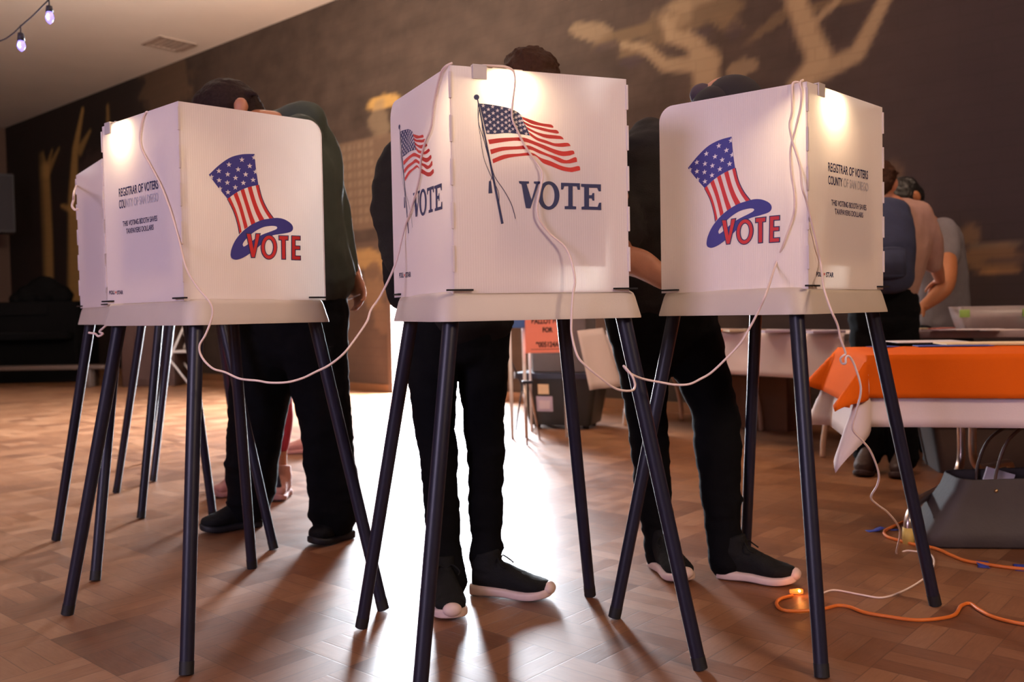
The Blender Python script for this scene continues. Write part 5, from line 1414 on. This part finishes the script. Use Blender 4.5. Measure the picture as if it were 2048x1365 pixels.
bm = bmesh.new(); box(bm, (0, -.255, h_/2), (w_*.45, .012, h_*.8), bevel=.003); dd = fin('door', bm, mat('red_brown_wood', (.045, .018, .012), .6), t, smooth=False)
bm = bmesh.new(); ball(bm, (w_*.15, -.27, h_*.55), .015); fin('knob', bm, M_steel, dd)
# folding chair
fc = fl(362, 764)
t = thing('folding_chair', (fc.x+.20, fc.y-.6, 0), 'grey folding chair half hidden by the front left booth leg', 'chair')
for y_ in (-.18, .18):
    bm = bmesh.new(); tube(bm, [(-.22, y_, 0), (.16, y_, .80)], .013, seg=8); fin('leg', bm, M_clip, t)
    bm = bmesh.new(); tube(bm, [(.20, y_, 0), (-.12, y_, .44)], .013, seg=8); fin('leg', bm, M_clip, t)
bm = bmesh.new(); box(bm, (-.02, 0, .44), (.38, .38, .03), bevel=.01); fin('seat', bm, M_clip, t)
bm = bmesh.new(); box(bm, (.15, 0, .72), (.03, .38, .16), bevel=.01); fin('backrest', bm, M_clip, t)
# wall loudspeaker
sp0 = W(-6, 408, 15.6)
t = thing('loudspeaker', (sp0.x, sp0.y, sp0.z), 'grey loudspeaker box mounted high at the left picture edge', 'loudspeaker', rz=.6)
bm = bmesh.new(); box(bm, (0, 0, 0), (.50, .4, 1.0), bevel=.02); fin('speaker_case', bm, mat('speaker_grey', (.05, .045, .05), .7), t)
bm = bmesh.new(); box(bm, (0, -.205, 0), (.44, .01, .92), bevel=.004); fin('grille', bm, mat('speaker_mesh', (.035, .03, .035), .9), t)
bm = bmesh.new(); box(bm, (0, .5, .2), (.06, .7, .06)); fin('wall_bracket', bm, M_dark, t, smooth=False)

# ------------------------------------------------------------------ ceiling vent and string lights
vp = fl(338, 87, CEIL)
t = thing('ceiling_vent', (vp.x, vp.y, CEIL), 'square grey air vent set in the pale ceiling', 'vent', rz=math.atan2(-.662, .749))
va = .25
bm = bmesh.new()
for k in range(4):
    r = Matrix.Rotation(k*PI/2, 3, 'Z'); box(bm, r @ V((0, va-.02, -.008)), (2*va, .05, .016) if k % 2 == 0 else (.05, 2*va, .016))
fin('frame', bm, M_vent, t, smooth=False)
for k in range(7):
    bm = bmesh.new(); box(bm, (0, -va+.08+k*.075, -.008), (2*va-.08, .05, .004), rot=Matrix.Rotation(0, 3, 'X')); fin('slat', bm, M_vent, t, smooth=False)
Ys = 3.9
pts = [W(-60, 95, Ys), W(0, 82, Ys), W(25, 68, Ys), W(42, 52, Ys), W(65, 32, Ys), W(85, 12, Ys), W(98, -2, Ys), W(115, -30, Ys)]
cord('light_string', pts, .0032, mat('black_cable', (.03, .022, .03), .6), 'dark cable of the string lights under the ceiling at top left', 'cable')
def bulb(x, ytop, ybulb0, ybulb1, label, n=0):
    top = W(x, ytop, Ys); b0_ = W(x+1, ybulb0, Ys); b1_ = W(x+2, ybulb1, Ys)
    t = thing('string_bulb', (top.x, top.y, top.z), label, 'bulb', 'lavender bulbs on the light string')
    z0, z1 = b0_.z-top.z, b1_.z-top.z; h = z0-z1
    bm = bmesh.new(); tube(bm, [(0, 0, .0), (0, 0, z0*.5), (0, 0, z0*.55), (0, 0, z0-.004)], [.0025, .003, .012, .0155], seg=14); fin('socket', bm, mat('black_socket', (.02, .016, .03), .5), t)
    bm = bmesh.new(); tube(bm, [(0, 0, z0), (0, 0, z0-h*.25), (0, 0, z0-h*.55), (0, 0, z0-h*.82), (0, 0, z1)], [.010, .0145, .0175, .0125, .003], seg=18)
    o = fin('glass', bm, M_glass_lav, t)
    g_ = bpy.data.materials.get('lavender_glass')
    bm = bmesh.new(); tube(bm, [(.003, -.0178, z0-h*.35), (-.002, -.0188, z0-h*.55), (.003, -.016, z0-h*.72)], .0035, seg=8); fin('filament', bm, M_filament, t)
bulb(41, 50, 80, 103, 'lit lavender string bulb at the far top left, hanging lower')
bulb(98, 0, 22, 48, 'lit lavender string bulb hanging higher, right of the other')
